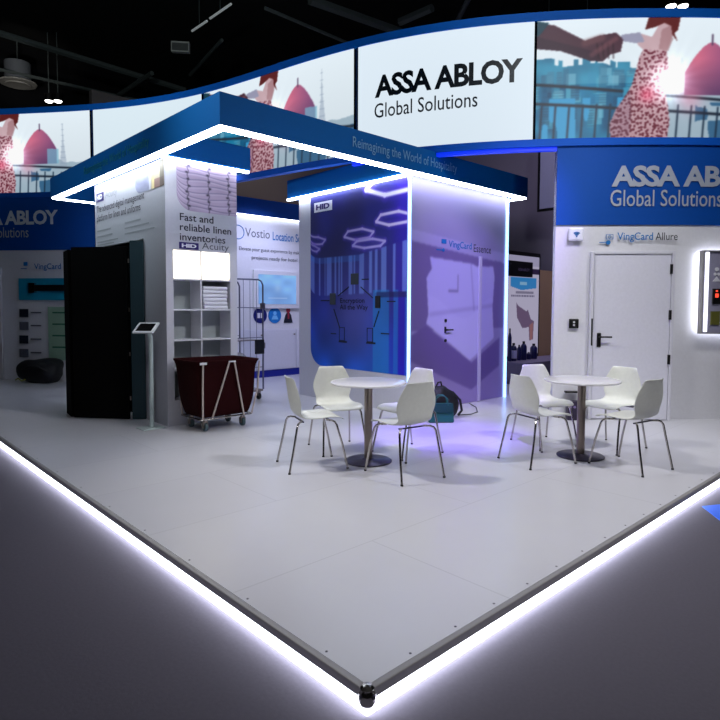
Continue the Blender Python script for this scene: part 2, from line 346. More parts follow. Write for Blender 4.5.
def P_scene(U, V):   # U in screen heights 0..2.2, V 0..1
    top = np.array([232,244,252.]); img = np.ones(U.shape+(3,))*top
    img = img*(1-0.10*(1-V)[..., None])
    # city
    sky = 0.60+0.05*noise(U, V*0, 9, 3)+0.05*(noise(U, V*0, 30, 4) > .5)-0.03*U
    m = (V < sky) & (U < 1.0); base = np.array([16,88,128.])
    n = noise(U, V, 10, 5)[..., None]; cty = base+n*np.array([20,60,60.])-15; img = np.where(m[..., None], cty, img)
    rng = np.random.RandomState(5)
    for k in range(70):
        x0 = rng.rand()*1.0-.05; y1 = .25+rng.rand()*.36; w_ = .03+rng.rand()*.07; h_ = .05+rng.rand()*.16; c_ = [(28,96,132),(12,70,106),(60,150,180),(110,180,205),(20,120,165)][rng.randint(5)]
        img = over(img, (m & (U > x0) & (U < x0+w_) & (V < y1) & (V > y1-h_))*.6, c_)
        if k % 3 == 0: img = over(img, (m & (U > x0) & (U < x0+w_) & (V < y1) & (V > y1-h_) & ((V*46) % 1 > .5))*.35, (10,50,80))
    img = over(img, m & (V < .34) & (noise(U, V*.2, 14, 7) > .62), (50,150,200))
    img = over(img, (m & (V > .46))*.25, (170,205,220))
    m2 = (V < 0.36+0.05*noise(U, V*0, 12, 8)) & (U >= 1.0); img = over(img, m2*.55, (110,140,160))
    img = over(img, ((V < .30) & (U > 1.35) & (noise(U, V, 10, 12) > .45))*.8, (30,80,120))
    # towers and dome
    img = over(img, inside(U, V, [(1.75,.30),(1.79,.62),(1.80,.93),(1.815,.62),(1.86,.30)])*.55, (150,165,185))
    for k in range(8): img = over(img, seg(U, V, (1.765+.003*k,.36+.07*k), (1.84-.004*k,.36+.07*k), .004)*.5, (120,140,165))
    img = over(img, inside(U, V, [(1.0+.17,.30),(1.2,.62),(1.22,.68),(1.24,.62),(1.28,.30)])*.35, (170,185,205))
    d = (np.abs(U-1.48) < .235*np.clip((.80-V)/.26, 0, 1)**.62) & (V > .36) & (V < .80); d |= (np.abs(U-1.48) < .2) & (V < .54) & (V > .36)
    img = over(img, d*.92, (205,95,125)); img = over(img, d*np.clip((U-1.36)/.3, 0, 1)*.7, (110,70,120)); img = over(img, d*np.clip((.66-V)/.3, 0, 1)*.8, (80,56,96))
    img = over(img, seg(U, V, (1.48,.78), (1.48,.86), .008), (90,70,100))
    img = over(img, inside(U, V, [(1.58,.36),(1.58,.55),(1.74,.54),(1.74,.36)])*.7, (120,180,205))
    # railing
    for (a, c) in (((-.1,.475),(.72,.39)), ((-.1,.31),(.72,.245)), ((1.0,.36),(2.3,.27)), ((1.0,.23),(2.3,.16))): img = over(img, seg(U, V, a, c, .012), (25,35,50))
    for k in range(26):
        x = .0+k*.115
        if .62 < x < 1.05: continue
        img = over(img, seg(U, V, (x+.03,-.1), (x+.05,.28-.05*max(0, x-1)), .008)*.95, (22,40,60))
    # woman seen from behind in a spotted dress
    dress = [(.63,-.02),(.62,.12),(.67,.24),(.74,.34),(.80,.44),(.83,.56),(.86,.68),(.90,.76),(1.08,.76),(1.11,.62),(1.10,.50),(1.08,.40),(1.11,.28),(1.13,.14),(1.11,-.02)]
    md = inside(U, V, dress); img = over(img, md, (208,184,190)); cl = cells(U, V, 34, 2); img = over(img, md & (cl < .40), (96,28,44)); img = over(img, (md & (cl > .60))*.5, (150,90,104)); img = over(img, (md & (U < .80-.35*(V-.2)**2) & (V < .5))*.25, (90,60,90))
    skin = [(.88,.74),(.80,.82),(.86,.87),(.96,.84),(1.02,.95),(1.10,.97),(1.14,.9),(1.12,.80),(1.09,.72)]
    img = over(img, inside(U, V, skin), (196,165,172)); img = over(img, inside(U, V, [(1.02,.74),(1.04,.9),(1.12,.94),(1.14,.82),(1.10,.72)])*.6, (150,105,110))
    hair = [(.90,.90),(.93,1.01),(1.20,1.01),(1.18,.90),(1.15,.87),(1.18,.80),(1.13,.86),(1.12,.93),(1.06,.955),(.98,.92)]
    img = over(img, inside(U, V, hair), (90,28,28))
    # arms and clasped hands
    img = over(img, inside(U, V, [(.70,.86),(.86,.88),(.90,.80),(.82,.79),(.70,.81)]), (150,150,175))
    img = over(img, inside(U, V, [(-.1,1.0),(.14,.96),(.40,.82),(.52,.86),(.66,.88),(.72,.82),(.70,.72),(.62,.70),(.55,.64),(.44,.65),(.20,.74),(-.1,.78)]), (72,42,56))
    img = over(img, inside(U, V, [(-.1,1.02),(.10,.98),(.02,.88),(-.1,.84)]), (20,60,76))
    img = over(img, inside(U, V, [(-.1,.90),(.3,.78),(.5,.72),(.55,.64),(.44,.65),(.20,.74),(-.1,.78)])*.5, (40,24,40)); img = over(img, seg(U, V, (.40,.80), (.54,.84), .03)*.5, (120,80,84))
    for k in range(4): img = over(img, seg(U, V, (.52+.04*k,.67), (.50+.045*k,.79), .007)*.6, (36,16,26))
    img = over(img, seg(U, V, (.46,.70), (.66,.83), .02)*.35, (150,95,100))
    # low sun glare
    r = np.hypot(U-1.11, V-.47); th = np.arctan2(V-.47, U-1.11)
    g = np.exp(-(r/.13)**2)*1.0+.35*np.exp(-r/.13)*(.55+.45*np.cos(th*11)**2)
    img = img+g[..., None]*np.array([230,240,250.])
    img = over(img, np.exp(-(np.hypot(U-.93, V-.36)/.07)**2)*.55, (255,90,130)); img = over(img, np.exp(-(np.hypot(U-1.3, V-.33)/.11)**2)*.4, (255,140,170))
    return blur(img, 2)
M_scr = attr_mat('led_screen_picture', 0.95)
seams = [on_curve(91.5,130)[0], on_curve(203.5,110)[0], on_curve(356.5,90)[0], on_curve(535,80)[0]]
H = ZTP-ZB
def screen(u0, u1, fn, label, group=None, nx=300, ny=170):
    e = empty('led_screen', tuple(cpt(np.array([u0+u1])/2, np.array([ZB]), 0)[0]), label=label, cat='screen')
    mk = lambda X, Y: cpt(u0+X, ZB+Y, 0.012*SG)-np.array(e.location)
    picture('display_surface', fn, mk, u1-u0, H, nx, ny, M_scr, e)
    b = curved(u0-0.012, u1+0.012, ZB+0.005, ZTP-0.005, -0.015, 0.004); 
    for v in b.bm.verts: v.co -= e.location
    b.build('cabinet', M_matblack, e)
    return e
W_pic = 2.19
s0 = seams[0]
screen(s0-0.025-W_pic*H, s0-0.025, lambda U, V: P_scene(U*W_pic, V), 'leftmost curved screen showing a woman and a pink dome under the ceiling', nx=330)
blank = lambda U, V: np.ones(U.shape+(3,))*np.array([224,240,249.])-(8*(1-V))[..., None]
def blank2(U, V):
    i = blank(U, V); return over(i, inside(U, V, [(.06,.28),(.09,.36),(.10,.46),(.11,.36),(.16,.28)])*.5, (120,190,195))
screen(seams[0]+0.045, seams[1]-0.03, blank2, 'nearly blank pale screen behind the left canopy edge', nx=60, ny=50)
w3 = (seams[2]-seams[1])/H
screen(seams[1]+0.03, seams[2]-0.035, lambda U, V: P_scene(U*W_pic, V), 'screen with a woman and red dome seen above and through the canopy frame')
logo = screen(seams[2]+0.035, seams[3]-0.016, lambda U, V: blank(U, V)+np.array([4,2,4.]), 'pale screen with the large dark company name ASSA ABLOY', nx=60, ny=50)
screen(seams[3]+0.016, seams[3]+W_pic*H, lambda U, V: P_scene(U*W_pic, V), 'rightmost screen showing clasped hands and a woman in a spotted dress', nx=330)
M_scrink = mat('screen_dark_letters', (4,22,34), 0.4)
def curve_text(name, body, pl, pr, h, m, parent, off, bold=0., **k):
    ua, za = on_curve(*pl); ub, zb = on_curve(*pr); L0 = Vector(parent.location) if parent is not None and parent.type == 'EMPTY' else Vector((0,0,0))
    f = mp_c(ua, za, off); return text_obj(name, body, lambda X, Y: f(X, Y)-np.array(L0), ub-ua, h, m, parent, bold, **k)
curve_text('lettering', 'ASSA ABLOY', (375.5,99), (522.5,84), 0.300, M_scrink, logo, 0.02, 0.035, spacing=0.93)
curve_text('lettering', 'Global Solutions', (375,119), (477.5,108), 0.195, M_scrink, logo, 0.02, 0.004)

# ------------------------------------------------------------------ back walls under the LED wave
def curved_wall(u0, u1, name, side):
    b = curved(u0, u1, PZ, 3.54, -0.16, -0.02, 0.2); wl = tag(b.build(name, M_white), kind='structure')
    b = curved(u0, u1, 2.56, 3.54, -0.16, 0.0, 0.2); b.build('blue_header', M_blue, wl); return wl
u_l, _ = on_curve(96, 300); u_r, _ = on_curve(556.5, 200)
wl = curved_wall(0.3, u_l, 'wall_left_stand', 'l'); wr = curved_wall(u_r, UMAX-0.05, 'wall_right_stand', 'r')
curve_text('lettering', 'ASSA ABLOY', (-36,225.5), (58.5,225), 0.27, mat('sign_pale', (205,212,226), .5), wl, 0.012, 0.035, spacing=0.93)
curve_text('lettering', 'Global Solutions', (-36,238), (29,237), 0.20, M_grey, wl, 0.012, 0.004)
curve_text('lettering', 'ASSA ABLOY', (611,187), (774,188), 0.262, M_grey, wr, 0.012, 0.035, spacing=0.93)
curve_text('lettering', 'Global Solutions', (610,206.5), (721,208), 0.205, M_grey, wr, 0.012, 0.004)

def frame_at(px, py, off=0.0):  # local frame on the curved wall: origin, right vector
    u, z = on_curve(px, py); p = cpt(np.array([u]), np.array([z]), off*SG)[0]; q = cpt(np.array([u+0.05]), np.array([z]), off*SG)[0]
    r = (q-p)/np.linalg.norm(q-p); n = np.array([r[1], -r[0], 0.])*SG
    return Vector(p), Vector(r), Vector(n), u, z
class Wall2D:   # flat things fixed to the wall: x along the wall, y up, z out of the wall
    def __init__(s, px, py, off=0.0): s.o, s.r, s.n, s.u, s.z = frame_at(px, py, off)
    def P(s, x, y, z=0): return s.o+s.r*x+Vector((0,0,1))*y+s.n*z
    def box(s, b, x0, y0, x1, y1, z0, z1):
        c = [s.P(x0,y0,z0), s.P(x1,y0,z0), s.P(x1,y1,z0), s.P(x0,y1,z0)]; b.poly([tuple(v) for v in c], tuple(s.n*(z1-z0))); return b
    def disc(s, b, x, y, r, z0, z1, n=24, rx=None):
        b.poly([tuple(s.P(x+(rx or r)*cos(2*pi*k/n), y+r*sin(2*pi*k/n), z0)) for k in range(n)], tuple(s.n*(z1-z0))); return b
    def ring(s, b, x, y, r, w, z, a0=0, a1=2*pi, n=20):
        b.tube([tuple(s.P(x+r*cos(a0+(a1-a0)*k/n), y+r*sin(a0+(a1-a0)*k/n), z)) for k in range(n+1)], w, 6); return b
    def mapper(s, x, y, off): 
        o, r, n = map(np.array, (s.o, s.r, s.n)); return lambda X, Y: o+np.outer(x+X, r)+np.outer(y+Y, [0,0,1])+n*off
# door on the right wall (floor at PZ)
W = Wall2D(594, 255); zf = PZ-W.z      # local y of the floor
dw = 0.93
dr = MB(); W.box(dr, 0.0, zf+0.01, dw, 0.0, -0.005, 0.035); door = tag(dr.build('door_1', mat('door_white', (224,224,236), 0.4), bevel=0.004), kind='structure')
b = MB(); W.box(b, -0.045, zf, -0.006, 0.045, -0.01, 0.05); W.box(b, dw+0.006, zf, dw+0.045, 0.045, -0.01, 0.05); W.box(b, -0.006, 0.006, dw+0.006, 0.045, -0.01, 0.05)
b.build('door_frame', mat('frame_white', (216,216,226), 0.4), door, bevel=0.006)
for yy in (-0.17, -0.74, -1.30):
    b = MB(); W.box(b, dw-0.014, yy-0.07, dw+0.014, yy+0.05, 0.03, 0.056); b.build('hinge', M_black, door)
b = MB(); W.box(b, 0.045, -1.16, 0.095, -0.98, 0.035, 0.05); esc = b.build('lock_plate', M_black, door, bevel=0.008)
b = MB(); b.tube([tuple(W.P(0.07,-1.03,0.05)), tuple(W.P(0.07,-1.03,0.09)), tuple(W.P(0.09,-1.03,0.10)), tuple(W.P(0.21,-1.03,0.10))], 0.011, 10); b.build('door_handle', M_black, door, smooth=True)
b = MB(); W.box(b, -0.03, -1.14, -0.012, -0.80, 0.03, 0.055); b.build('lock_edge', M_black, door)
# small devices on the right wall
W = Wall2D(573.5, 323.5)
b = MB(); W.box(b, -0.06, -0.06, 0.06, 0.06, 0, 0.018); rd = tag(b.build('card_reader', M_black, bevel=0.01), 'small square black card reader on the wall left of the white door', 'card reader')
b = MB(); W.disc(b, 0, 0.018, 0.014, 0.018, 0.022, 12); W.disc(b, 0, -0.02, 0.014, 0.018, 0.022, 12); b.build('indicator', mat('indicator_grey', (200,200,205), 0.4), rd)
W = Wall2D(575.5, 234.5)
b = MB(); W.box(b, -0.095, -0.085, 0.095, 0.085, 0, 0.05); ap = tag(b.build('access_point', mat('device_white', (236,238,245), 0.35), bevel=0.04), 'white rounded wireless unit with blue signal symbol above the card reader', 'wireless unit')
b = MB()
for r in (0.02, 0.036, 0.052): W.ring(b, 0, -0.03, r, 0.006, 0.052, radians(45), radians(135), 10)
W.disc(b, 0, -0.03, 0.009, 0.05, 0.056, 10); b.build('signal_symbol', M_inkblue, ap)
W = Wall2D(599, 243)
b = MB(); W.box(b, 0.0, 0.0, 0.085, 0.012, 0.002, 0.006); W.disc(b, 0.11, 0.006, 0.028, 0.002, 0.006, 16); b.build('key_symbol', M_inkblue, wr); b = MB()
W.box(b, 0.08, 0.10, 0.17, 0.106, 0.002, 0.006); W.box(b, 0.08, 0.045, 0.17, 0.051, 0.002, 0.006); W.box(b, 0.08, 0.045, 0.086, 0.106, 0.002, 0.006); W.box(b, 0.164, 0.045, 0.17, 0.106, 0.002, 0.006); W.ring(b, 0.125, 0.076, 0.018, 0.003, 0.004)
b.build('card_symbol', M_inkblue, wr)
W = Wall2D(617, 242.5)
text_obj('lettering', 'VingCard', W.mapper(0, 0, 0.012), 0.44, 0.125, M_inkblue, wr, 0.01)
text_obj('lettering', 'Allure', W.mapper(0.47, 0.028, 0.012), 0.27, 0.095, M_ink, wr, 0.0)
# back-lit lock display
W = Wall2D(695.5, 332.5)
b = MB(); W.box(b, 0.0, 0.0, 0.72, 1.01, 0.05, 0.11); ld = tag(b.build('lock_display', mat('display_grey', (150,148,172), 0.4), bevel=0.004), 'grey backlit display board of door locks on the right wall', 'display board')
b = MB(); W.box(b, 0.02, 0.03, 0.70, 0.05, 0.02, 0.045); W.box(b, 0.02, 0.96, 0.70, 0.98, 0.02, 0.045); W.box(b, 0.02, 0.05, 0.04, 0.99, 0.02, 0.045); W.box(b, 0.68, 0.05, 0.70, 0.99, 0.02, 0.045); b.build('back_light', mat('display_backlight', (255,255,255), emit=(0.9,0.93,1), strength=9), ld)
b = MB(); W.box(b, 0.03, 0.015, 0.068, 1.0, 0.11, 0.122); b.build('light_bar', mat('display_bar', (255,255,255), emit=(0.9,0.93,1), strength=2.5), ld)
b = MB(); W.box(b, -0.012, -0.012, 0.0, 1.022, 0.05, 0.135); W.box(b, 0.72, -0.012, 0.732, 1.022, 0.05, 0.135); W.box(b, 0, -0.012, 0.72, 0, 0.05, 0.135); W.box(b, 0, 1.01, 0.72, 1.022, 0.05, 0.135); b.build('frame', M_alu, ld)
for k in range(4):
    x = 0.125+k*0.145
    b = MB(); W.box(b, x, 0.36, x+0.10, 0.55, 0.11, 0.13); pd = b.build('lock_keypad', M_black, ld, bevel=0.004)
    b = MB(); W.box(b, x+0.03, 0.44, x+0.07, 0.49, 0.13, 0.134); W.box(b, x+0.035, 0.51, x+0.06, 0.53, 0.13, 0.134); b.build('red_digits', mat('red_glow', (220,40,30), emit=(0.9,0.08,0.04), strength=1.2), pd)
    b = MB(); W.box(b, x-0.01, 0.10, x+0.10, 0.27, 0.11, 0.125); b.build('swatch', mat('olive_swatch', (96,96,40), 0.5), ld)
    b = MB(); W.disc(b, x+0.05, 0.79, 0.024, 0.11, 0.118, 16); W.disc(b, x+0.03, 0.73, 0.018, 0.11, 0.118, 12); W.disc(b, x+0.075, 0.73, 0.018, 0.11, 0.118, 12)
    b.poly([tuple(W.P(x,0.64,0.11)), tuple(W.P(x+0.10,0.64,0.11)), tuple(W.P(x+0.05,0.70,0.11))], tuple(W.n*0.008)); b.build('key_emblem', M_white, ld)

# left wall prints
W = Wall2D(20, 330); mpx = 10.5/590.0
def Lp(px, py): u, z = on_curve(px, py); return (u-W.u)*1.0, z-W.z
def lbox(name, x0, y0, x1, y1, m, parent, d=0.012, bev=0.0):
    ua, za = on_curve(x0, y1); ub, zb = on_curve(x1, y0); b = curved(ua, ub, za, zb, -0.01, d, 0.1); return b.build(name, m, parent, bevel=bev)
tp = lbox('picture_panel', 19.5, 278, 100, 300, mat('teal_print', (20,150,185), 0.5), wl)
b = curved(on_curve(36,288)[0], on_curve(96,288)[0], on_curve(36,291)[1], on_curve(36,285)[1], 0.0, 0.06); b.build('lock_sample', M_black, tp)
b = curved(on_curve(31,288)[0], on_curve(37,288)[0], on_curve(36,293)[1], on_curve(36,283)[1], 0.0, 0.07); b.build('latch_head', M_chrome, tp)
for i, y in enumerate((309, 322, 335.5, 349)):
    lbox('icon_tile', 20, y, 28, y+8, M_ink if i % 2 == 0 else M_inkgrey, wl)
    lbox('caption_line', 31, y+3, 41, y+4.2, M_inkgrey, wl)
gp = lbox('green_panel', 49.5, 307, 100, 360, mat('pale_green_print', (150,185,160), 0.5), wl)
for i in range(4): lbox('caption_line', 53, 312+i*11.5, 66, 313.3+i*11.5, mat('green_ink', (50,110,80), .6), gp, 0.018)
ua, za = on_curve(34.5, 271); text_obj('lettering', 'VingCard Novel', mp_c(ua, za, 0.012), 0.95, 0.14, M_inkblue, wl, 0.01)
W = Wall2D(21, 269)
b = MB(); W.box(b, 0.0, 0.0, 0.12, 0.014, 0.002, 0.01); b.build('key_symbol', M_inkblue, wl); b = MB(); W.box(b, 0.06, 0.06, 0.14, 0.13, 0.002, 0.008); b.build('card_symbol', M_inkblue, wl)
b = curved(on_curve(-14,300)[0], on_curve(2.5,300)[0], PZ, on_curve(2,268)[1], 0.0, 0.05); tag(b.build('door_2', mat('left_door_white', (200,200,206), 0.4)), kind='structure')

# middle wall (location solutions)
YV = 8.36
b = MB(); b.box((3.05,YV,PZ), (7.4,YV+0.12,3.60)); wm = tag(b.build('wall_middle_stand', M_white), kind='structure')
b = MB(); b.box((3.05,YV-0.09,3.28), (7.4,YV,3.60)); b.build('blue_header', M_blue, wm)
b = MB(); b.box((3.1,YV-0.075,3.262), (7.35,YV-0.02,3.279)); b.build('led_strip', mat('wall_wash_led', (255,255,255), emit=(0.8,0.85,1), strength=5), wm)
b = MB(); b.box((3.05,YV-0.03,PZ), (7.4,YV,PZ+0.14)); tag(b.build('baseboard_middle', mat('baseboard_blue', (10,30,150), .4)), kind='structure')
p = aty(245,236,YV)
text_obj('lettering', 'Vostio', mp_y(p[0]+0.0, p[2]-0.01, YV), 0.57, 0.17, M_inkgrey, wm, 0.0)
text_obj('lettering', 'Location Solutions', mp_y(p[0]+0.64, p[2]-0.03, YV), 1.12, 0.17, M_inkblue, wm, 0.01)
p = aty(239,249,YV)
text_obj('lettering', 'Elevate your guest experience by making your', mp_y(p[0], p[2]-0.04, YV), 1.75, 0.09, M_ink, wm, 0.0)
text_obj('lettering', 'projects ready for hotel personnel', mp_y(p[0]+0.28, p[2]-0.20, YV), 1.6, 0.095, M_ink, wm, 0.0)
b = MB(); p = aty(238,232,YV); b.tube([(p[0]+0.13*cos(a), YV-0.006, p[2]+0.13*sin(a)) for a in np.linspace(-2.4,2.0,24)], 0.008, 6); b.build('ring_symbol', M_inkblue, wm)
def bluescr(U, V):
    i = np.ones(U.shape+(3,))*np.array([110,150,215.]); i = i+(V*30+noise(U, V, 4, 3)*40)[..., None]*np.array([.6,.9,1.])
    i = over(i, np.exp(-(np.hypot((U-.5)*1.5, V-.55)/.13)**2)*.4, (190,220,255)); i = over(i, (np.abs(V-.2) < .02) & (np.abs(U-.5) < .25), (170,200,250)); return i
p0 = aty(257,304,YV); p1 = aty(294.5,276,YV)
e = empty('wall_monitor', (p0[0],YV,p0[2]), label='white framed monitor with a blue picture on the middle wall', cat='monitor')
b = MB(); b.box((-0.1,-0.05,-0.09), (p1[0]-p0[0]+0.1,0.0,p1[2]-p0[2]+0.09)); b.build('housing', M_white, e, bevel=0.01)
M_ws = attr_mat('monitor_picture', 0.8)
picture('display_surface', bluescr, lambda X, Y: np.stack([X, 0*X-0.056, Y], -1), p1[0]-p0[0], p1[2]-p0[2], 60, 40, M_ws, e)
# cupboards under the monitor wall
cz = aty(280,328.5,YV)[2]
b = MB(); b.box((4.3,YV-0.035,PZ+0.14), (6.75,YV,cz)); cab = tag(b.build('wall_cupboard', mat('cupboard_white', (216,216,226), .4)), 'white built-in cupboard below the monitor on the middle wall', 'cupboard')
for k in range(3):
    x = 4.33+k*0.8
    b = MB(); b.box((x,YV-0.06,PZ+0.16), (x+0.785,YV-0.035,cz-0.02)); dd = b.build('door', mat('cupboard_door', (220,220,232), .35), cab, bevel=0.003)
    b = MB(); b.tube([(x+0.74,YV-0.06,cz-0.12), (x+0.74,YV-0.085,cz-0.12)], 0.014, 12); b.build('knob', M_steel, dd)
for i, (px, m, lab) in enumerate(((260,(14,24,110),'left of the two'), (274.5,(20,120,200),'pale'),)):
    p = aty(px,315.5,YV); b = MB(); n = 28; r = 0.155
    b.poly([(p[0]+r*cos(2*pi*k/n), YV-0.001, p[2]+r*sin(2*pi*k/n)) for k in range(n)], (0,-0.012,0))
    o = b.build('round_badge', mat('badge%d' % i, m, .5)); tag(o, ['round navy badge with a white square symbol on the middle wall', 'round bright blue badge with a light figure on the middle wall'][i], 'badge')
    b = MB()
    if i == 0:
        b.box((p[0]-0.07,YV-0.018,p[2]-0.05), (p[0]-0.01,YV-0.013,p[2]+0.05)); b.box((p[0]+0.01,YV-0.018,p[2]-0.05), (p[0]+0.07,YV-0.013,p[2]+0.05))
    else:
        b.poly([(p[0]+0.04*cos(2*pi*k/16), YV-0.013, p[2]+0.045+0.04*sin(2*pi*k/16)) for k in range(16)], (0,-0.005,0)); b.poly([(p[0]-0.08,YV-0.013,p[2]-0.08),(p[0]+0.08,YV-0.013,p[2]-0.08),(p[0]+0.045,YV-0.013,p[2]+0.0),(p[0]-0.045,YV-0.013,p[2]+0.0)], (0,-0.005,0))
    b.build('symbol', M_white if i == 0 else mat('badge_symbol', (120,190,240)), o)
p = aty(288,315,YV); b = MB(); b.poly([(p[0]-0.11,YV-0.001,p[2]-0.16),(p[0]+0.11,YV-0.001,p[2]-0.16),(p[0]+0.07,YV-0.001,p[2]+0.0),(p[0]+0.03,YV-0.001,p[2]+0.05),(p[0]-0.03,YV-0.001,p[2]+0.05),(p[0]-0.07,YV-0.001,p[2]+0.0)], (0,-0.012,0))
o = tag(b.build('staff_figure', M_ink), 'small dark figure cutout beside the round badges on the middle wall', 'wall figure')
b = MB(); b.poly([(p[0]+0.05*cos(2*pi*k/16), YV-0.002, p[2]+0.10+0.055*sin(2*pi*k/16)) for k in range(16)], (0,-0.012,0)); b.box((p[0]-0.02,YV-0.018,p[2]-0.08),(p[0]+0.02,YV-0.013,p[2]+0.04)); b.build('head', mat('badge_red', (150,40,60)), o)

# ------------------------------------------------------------------ canopy
ZC, ZCT = 3.24, 3.55
can = empty('canopy', (1.44,3.53,ZC), label='blue rectangular canopy frame with white light lines over the two towers', cat='canopy')
L = np.array(can.location)
def cbox(name, a, b2, m, parent=can, bevel=0.0, loc=None):
    l = L if loc is None else loc
    b = MB(); b.box(tuple(np.array(a)-l), tuple(np.array(b2)-l)); return b.build(name, m, parent, bevel=bevel)
f1 = cbox('fascia_board', (1.44,3.53,ZC), (6.87,3.61,ZCT), M_canopy)
f2 = cbox('fascia_board', (1.44,3.61,ZC), (1.52,8.76,ZCT), M_canopy)
cbox('fascia_board', (1.44,8.76,ZC), (3.0,8.84,ZCT), M_canopy)
cbox('fascia_board', (6.79,3.61,ZC), (6.87,6.2,ZCT), M_canopy)
cbox('tower_header', (1.56,5.0,ZC), (2.73,7.42,ZCT-0.01), M_canopy, bevel=0.02)
cbox('tower_header', (4.24,3.63,ZC), (6.78,6.3,ZCT-0.01), M_canopy, bevel=0.01)
zl0, zl1 = ZC-0.024, ZC
for (a, b2) in (((1.44,3.53),(6.84,3.62)), ((1.44,3.62),(1.53,8.76)), ((1.485,8.76),(3.0,8.80)), ((1.56,5.0),(2.70,5.05)), ((4.22,3.63),(4.28,6.28)), ((6.80,3.6),(6.84,6.1))):
    cbox('led_strip', a+(zl0,), b2+(zl1,), M_led)
M_fl = mat('fascia_letters', (110,165,205), .5); M_fl2 = mat('fascia_letters_dim', (0,120,140), .5)
text_obj('lettering', 'Reimagining the World of Hospitality', lambda X, Y: mp_y(3.14,3.31,3.53)(X,Y)-L, 1.92, 0.155, M_fl, can, 0.0)
text_obj('lettering', 'Reimagining the World of Hospitality', lambda X, Y: mp_x(7.25,3.31,1.44)(X,Y)-L, 2.15, 0.155, M_fl2, can, 0.0)

# ------------------------------------------------------------------ tower 1 (linen)
T1 = empty('exhibit_tower', (1.6,5.06,PZ), label='white square tower about linen inventories with shelf niche and open dark doorway', cat='tower')
l1 = np.array(T1.location)
ZT = 3.238
b = MB(); y1 = 7.32; x1 = 2.55; oy0, oy1, oz = 5.68, 7.0, 2.35
for a, c in (((1.6,5.4,PZ),(1.66,oy0,ZT)), ((1.6,oy1,PZ),(1.66,y1,ZT)), ((1.6,oy0,oz),(1.66,oy1,ZT)), ((1.66,y1-0.06,PZ),(x1,y1,ZT)), ((x1-0.06,5.4,PZ),(x1,y1-0.06,ZT)), ((1.6,5.34,PZ),(x1,5.4,ZT)),
             ((1.6,5.06,PZ),(1.69,5.34,ZT)), ((2.45,5.06,PZ),(x1,5.34,ZT)), ((1.69,5.06,2.185),(2.45,5.34,ZT)), ((1.69,5.06,PZ),(2.45,5.34,0.40))):
    b.box(tuple(np.array(a)-l1), tuple(np.array(c)-l1))
b.build('wall_panels', mat('tower_white', (206,206,214), .45), T1)
b = MB(); b.box((0.068,0.36,0.0), (0.078,2.2,2.9)); b.box((0.078,2.19,0), (0.88,2.2,2.9)); b.box((0.878,0.36,0), (0.886,2.19,2.9)); b.build('dark_lining', M_matblack, T1)
# niche
gx = [1.69,2.05,2.45]; gz = [0.40,0.755,1.11,1.475,1.84,2.185]
b = MB(); b.box((gx[0]-1.6,0.272,0.3), (gx[2]-1.6,0.279,2.085)); b.build('niche_back', mat('niche_grey', (170,178,180), .6), T1)
b = MB(); b.box((gx[1]-0.009-1.6,0.004,0.3), (gx[1]+0.009-1.6,0.272,2.085)); b.build('divider', M_white, T1)
for z in gz[1:5]:
    b = MB(); b.box((0.09,0.004,z-0.009-PZ), (0.441,0.272,z+0.009-PZ)); b.box((0.459,0.004,z-0.009-PZ), (0.85,0.272,z+0.009-PZ)); b.build('shelf', M_white, T1, bevel=0.002)
M_lb = mat('warm_lightbox', (255,250,235), emit=(1.0,0.90,0.70), strength=2.2)
for k in range(2):
    b = MB(); b.box((gx[k]+0.009-1.6,0.01,gz[4]+0.012-PZ), (gx[k+1]-0.011-1.6,0.03,gz[5]-0.004-PZ)); b.build('light_box', M_lb, T1)
# printed linen picture, right face
def linen(U, V):
    i = np.ones(U.shape+(3,))*np.array([196,178,204.]); i = i-(30*noise(U, V, 4, 1))[..., None]
    for k in range(9):
        y = .08+k*.115+.03*np.sin(U*6+k); i = over(i, np.clip(1.4-np.abs(V-y)/.012, 0, 1)*.7, (120,108,140)); i = over(i, np.clip(1.2-np.abs(V-y+.03)/.02, 0, 1)*.3, (220,212,228))
    for x in (.18,.52,.86):
        i = over(i, (np.abs(U-x-.01*np.sin(V*40)) < .012)*.6, (90,80,100))
        for k in range(7): i = over(i, np.exp(-(np.hypot(U-x+.02*((k*7) % 3-1), (V-.1-k*.14)*1.0)/.022)**2), (40,34,52))
    return blur(i, 1)
def rounded(fn, corner):
    return fn
M_print = attr_mat('printed_panel', 0.0, 0.5)
a = np.array([1.78,2.66]); 
def linmap(X, Y):   # lower-left corner is rounded off
    W_, H_ = 0.805, 0.47; r = 0.2; X = X.copy(); Y = Y.copy()
    lim = np.where(X < r, r-np.sqrt(np.clip(r*r-(r-X)**2, 0, None)), 0); Y = lim+(H_-lim)*(Y/H_)
    return np.stack([0.14+X, 0*X-0.006, 2.655-PZ+Y], -1)
picture('linen_print', linen, linmap, 0.765, 0.565, 200, 130, M_print, T1) if False else picture('linen_print', linen, lambda X, Y: linmap(X, Y*0.47/0.565)*np.array([1,1,1.])+np.stack([0*X, 0*X, (Y/0.565)*0.095], -1), 0.805, 0.565, 200, 130, M_print, T1)
M_tink = mat('tower_ink', (38,34,52), .6)
text_obj('lettering', 'Fast and\nreliable linen\ninventories', lambda X, Y: mp_y(1.775,2.30,5.06)(X,Y)-l1, 0.69, 0.32, M_tink, T1, 0.008, lines=0.95)
def hid(parent, loc, mapper, wd, h, bg, fg, l0):
    b = MB(); n = mapper(np.array([0.,wd,wd,0.]), np.array([0.,0.,h,h]))-l0; nn = np.cross(n[1]-n[0], n[3]-n[0]); nn = nn/np.linalg.norm(nn)
    b.poly([tuple(p) for p in n], tuple(nn*0.004)); pl = b.build('logo_plate', bg, parent)
    text_obj('logo_letters', 'HID', lambda X, Y: mapper(X+wd*0.12, Y+h*0.22)-l0+nn*0.008, wd*0.76, h*0.56, fg, pl, 0.045, spacing=0.95)
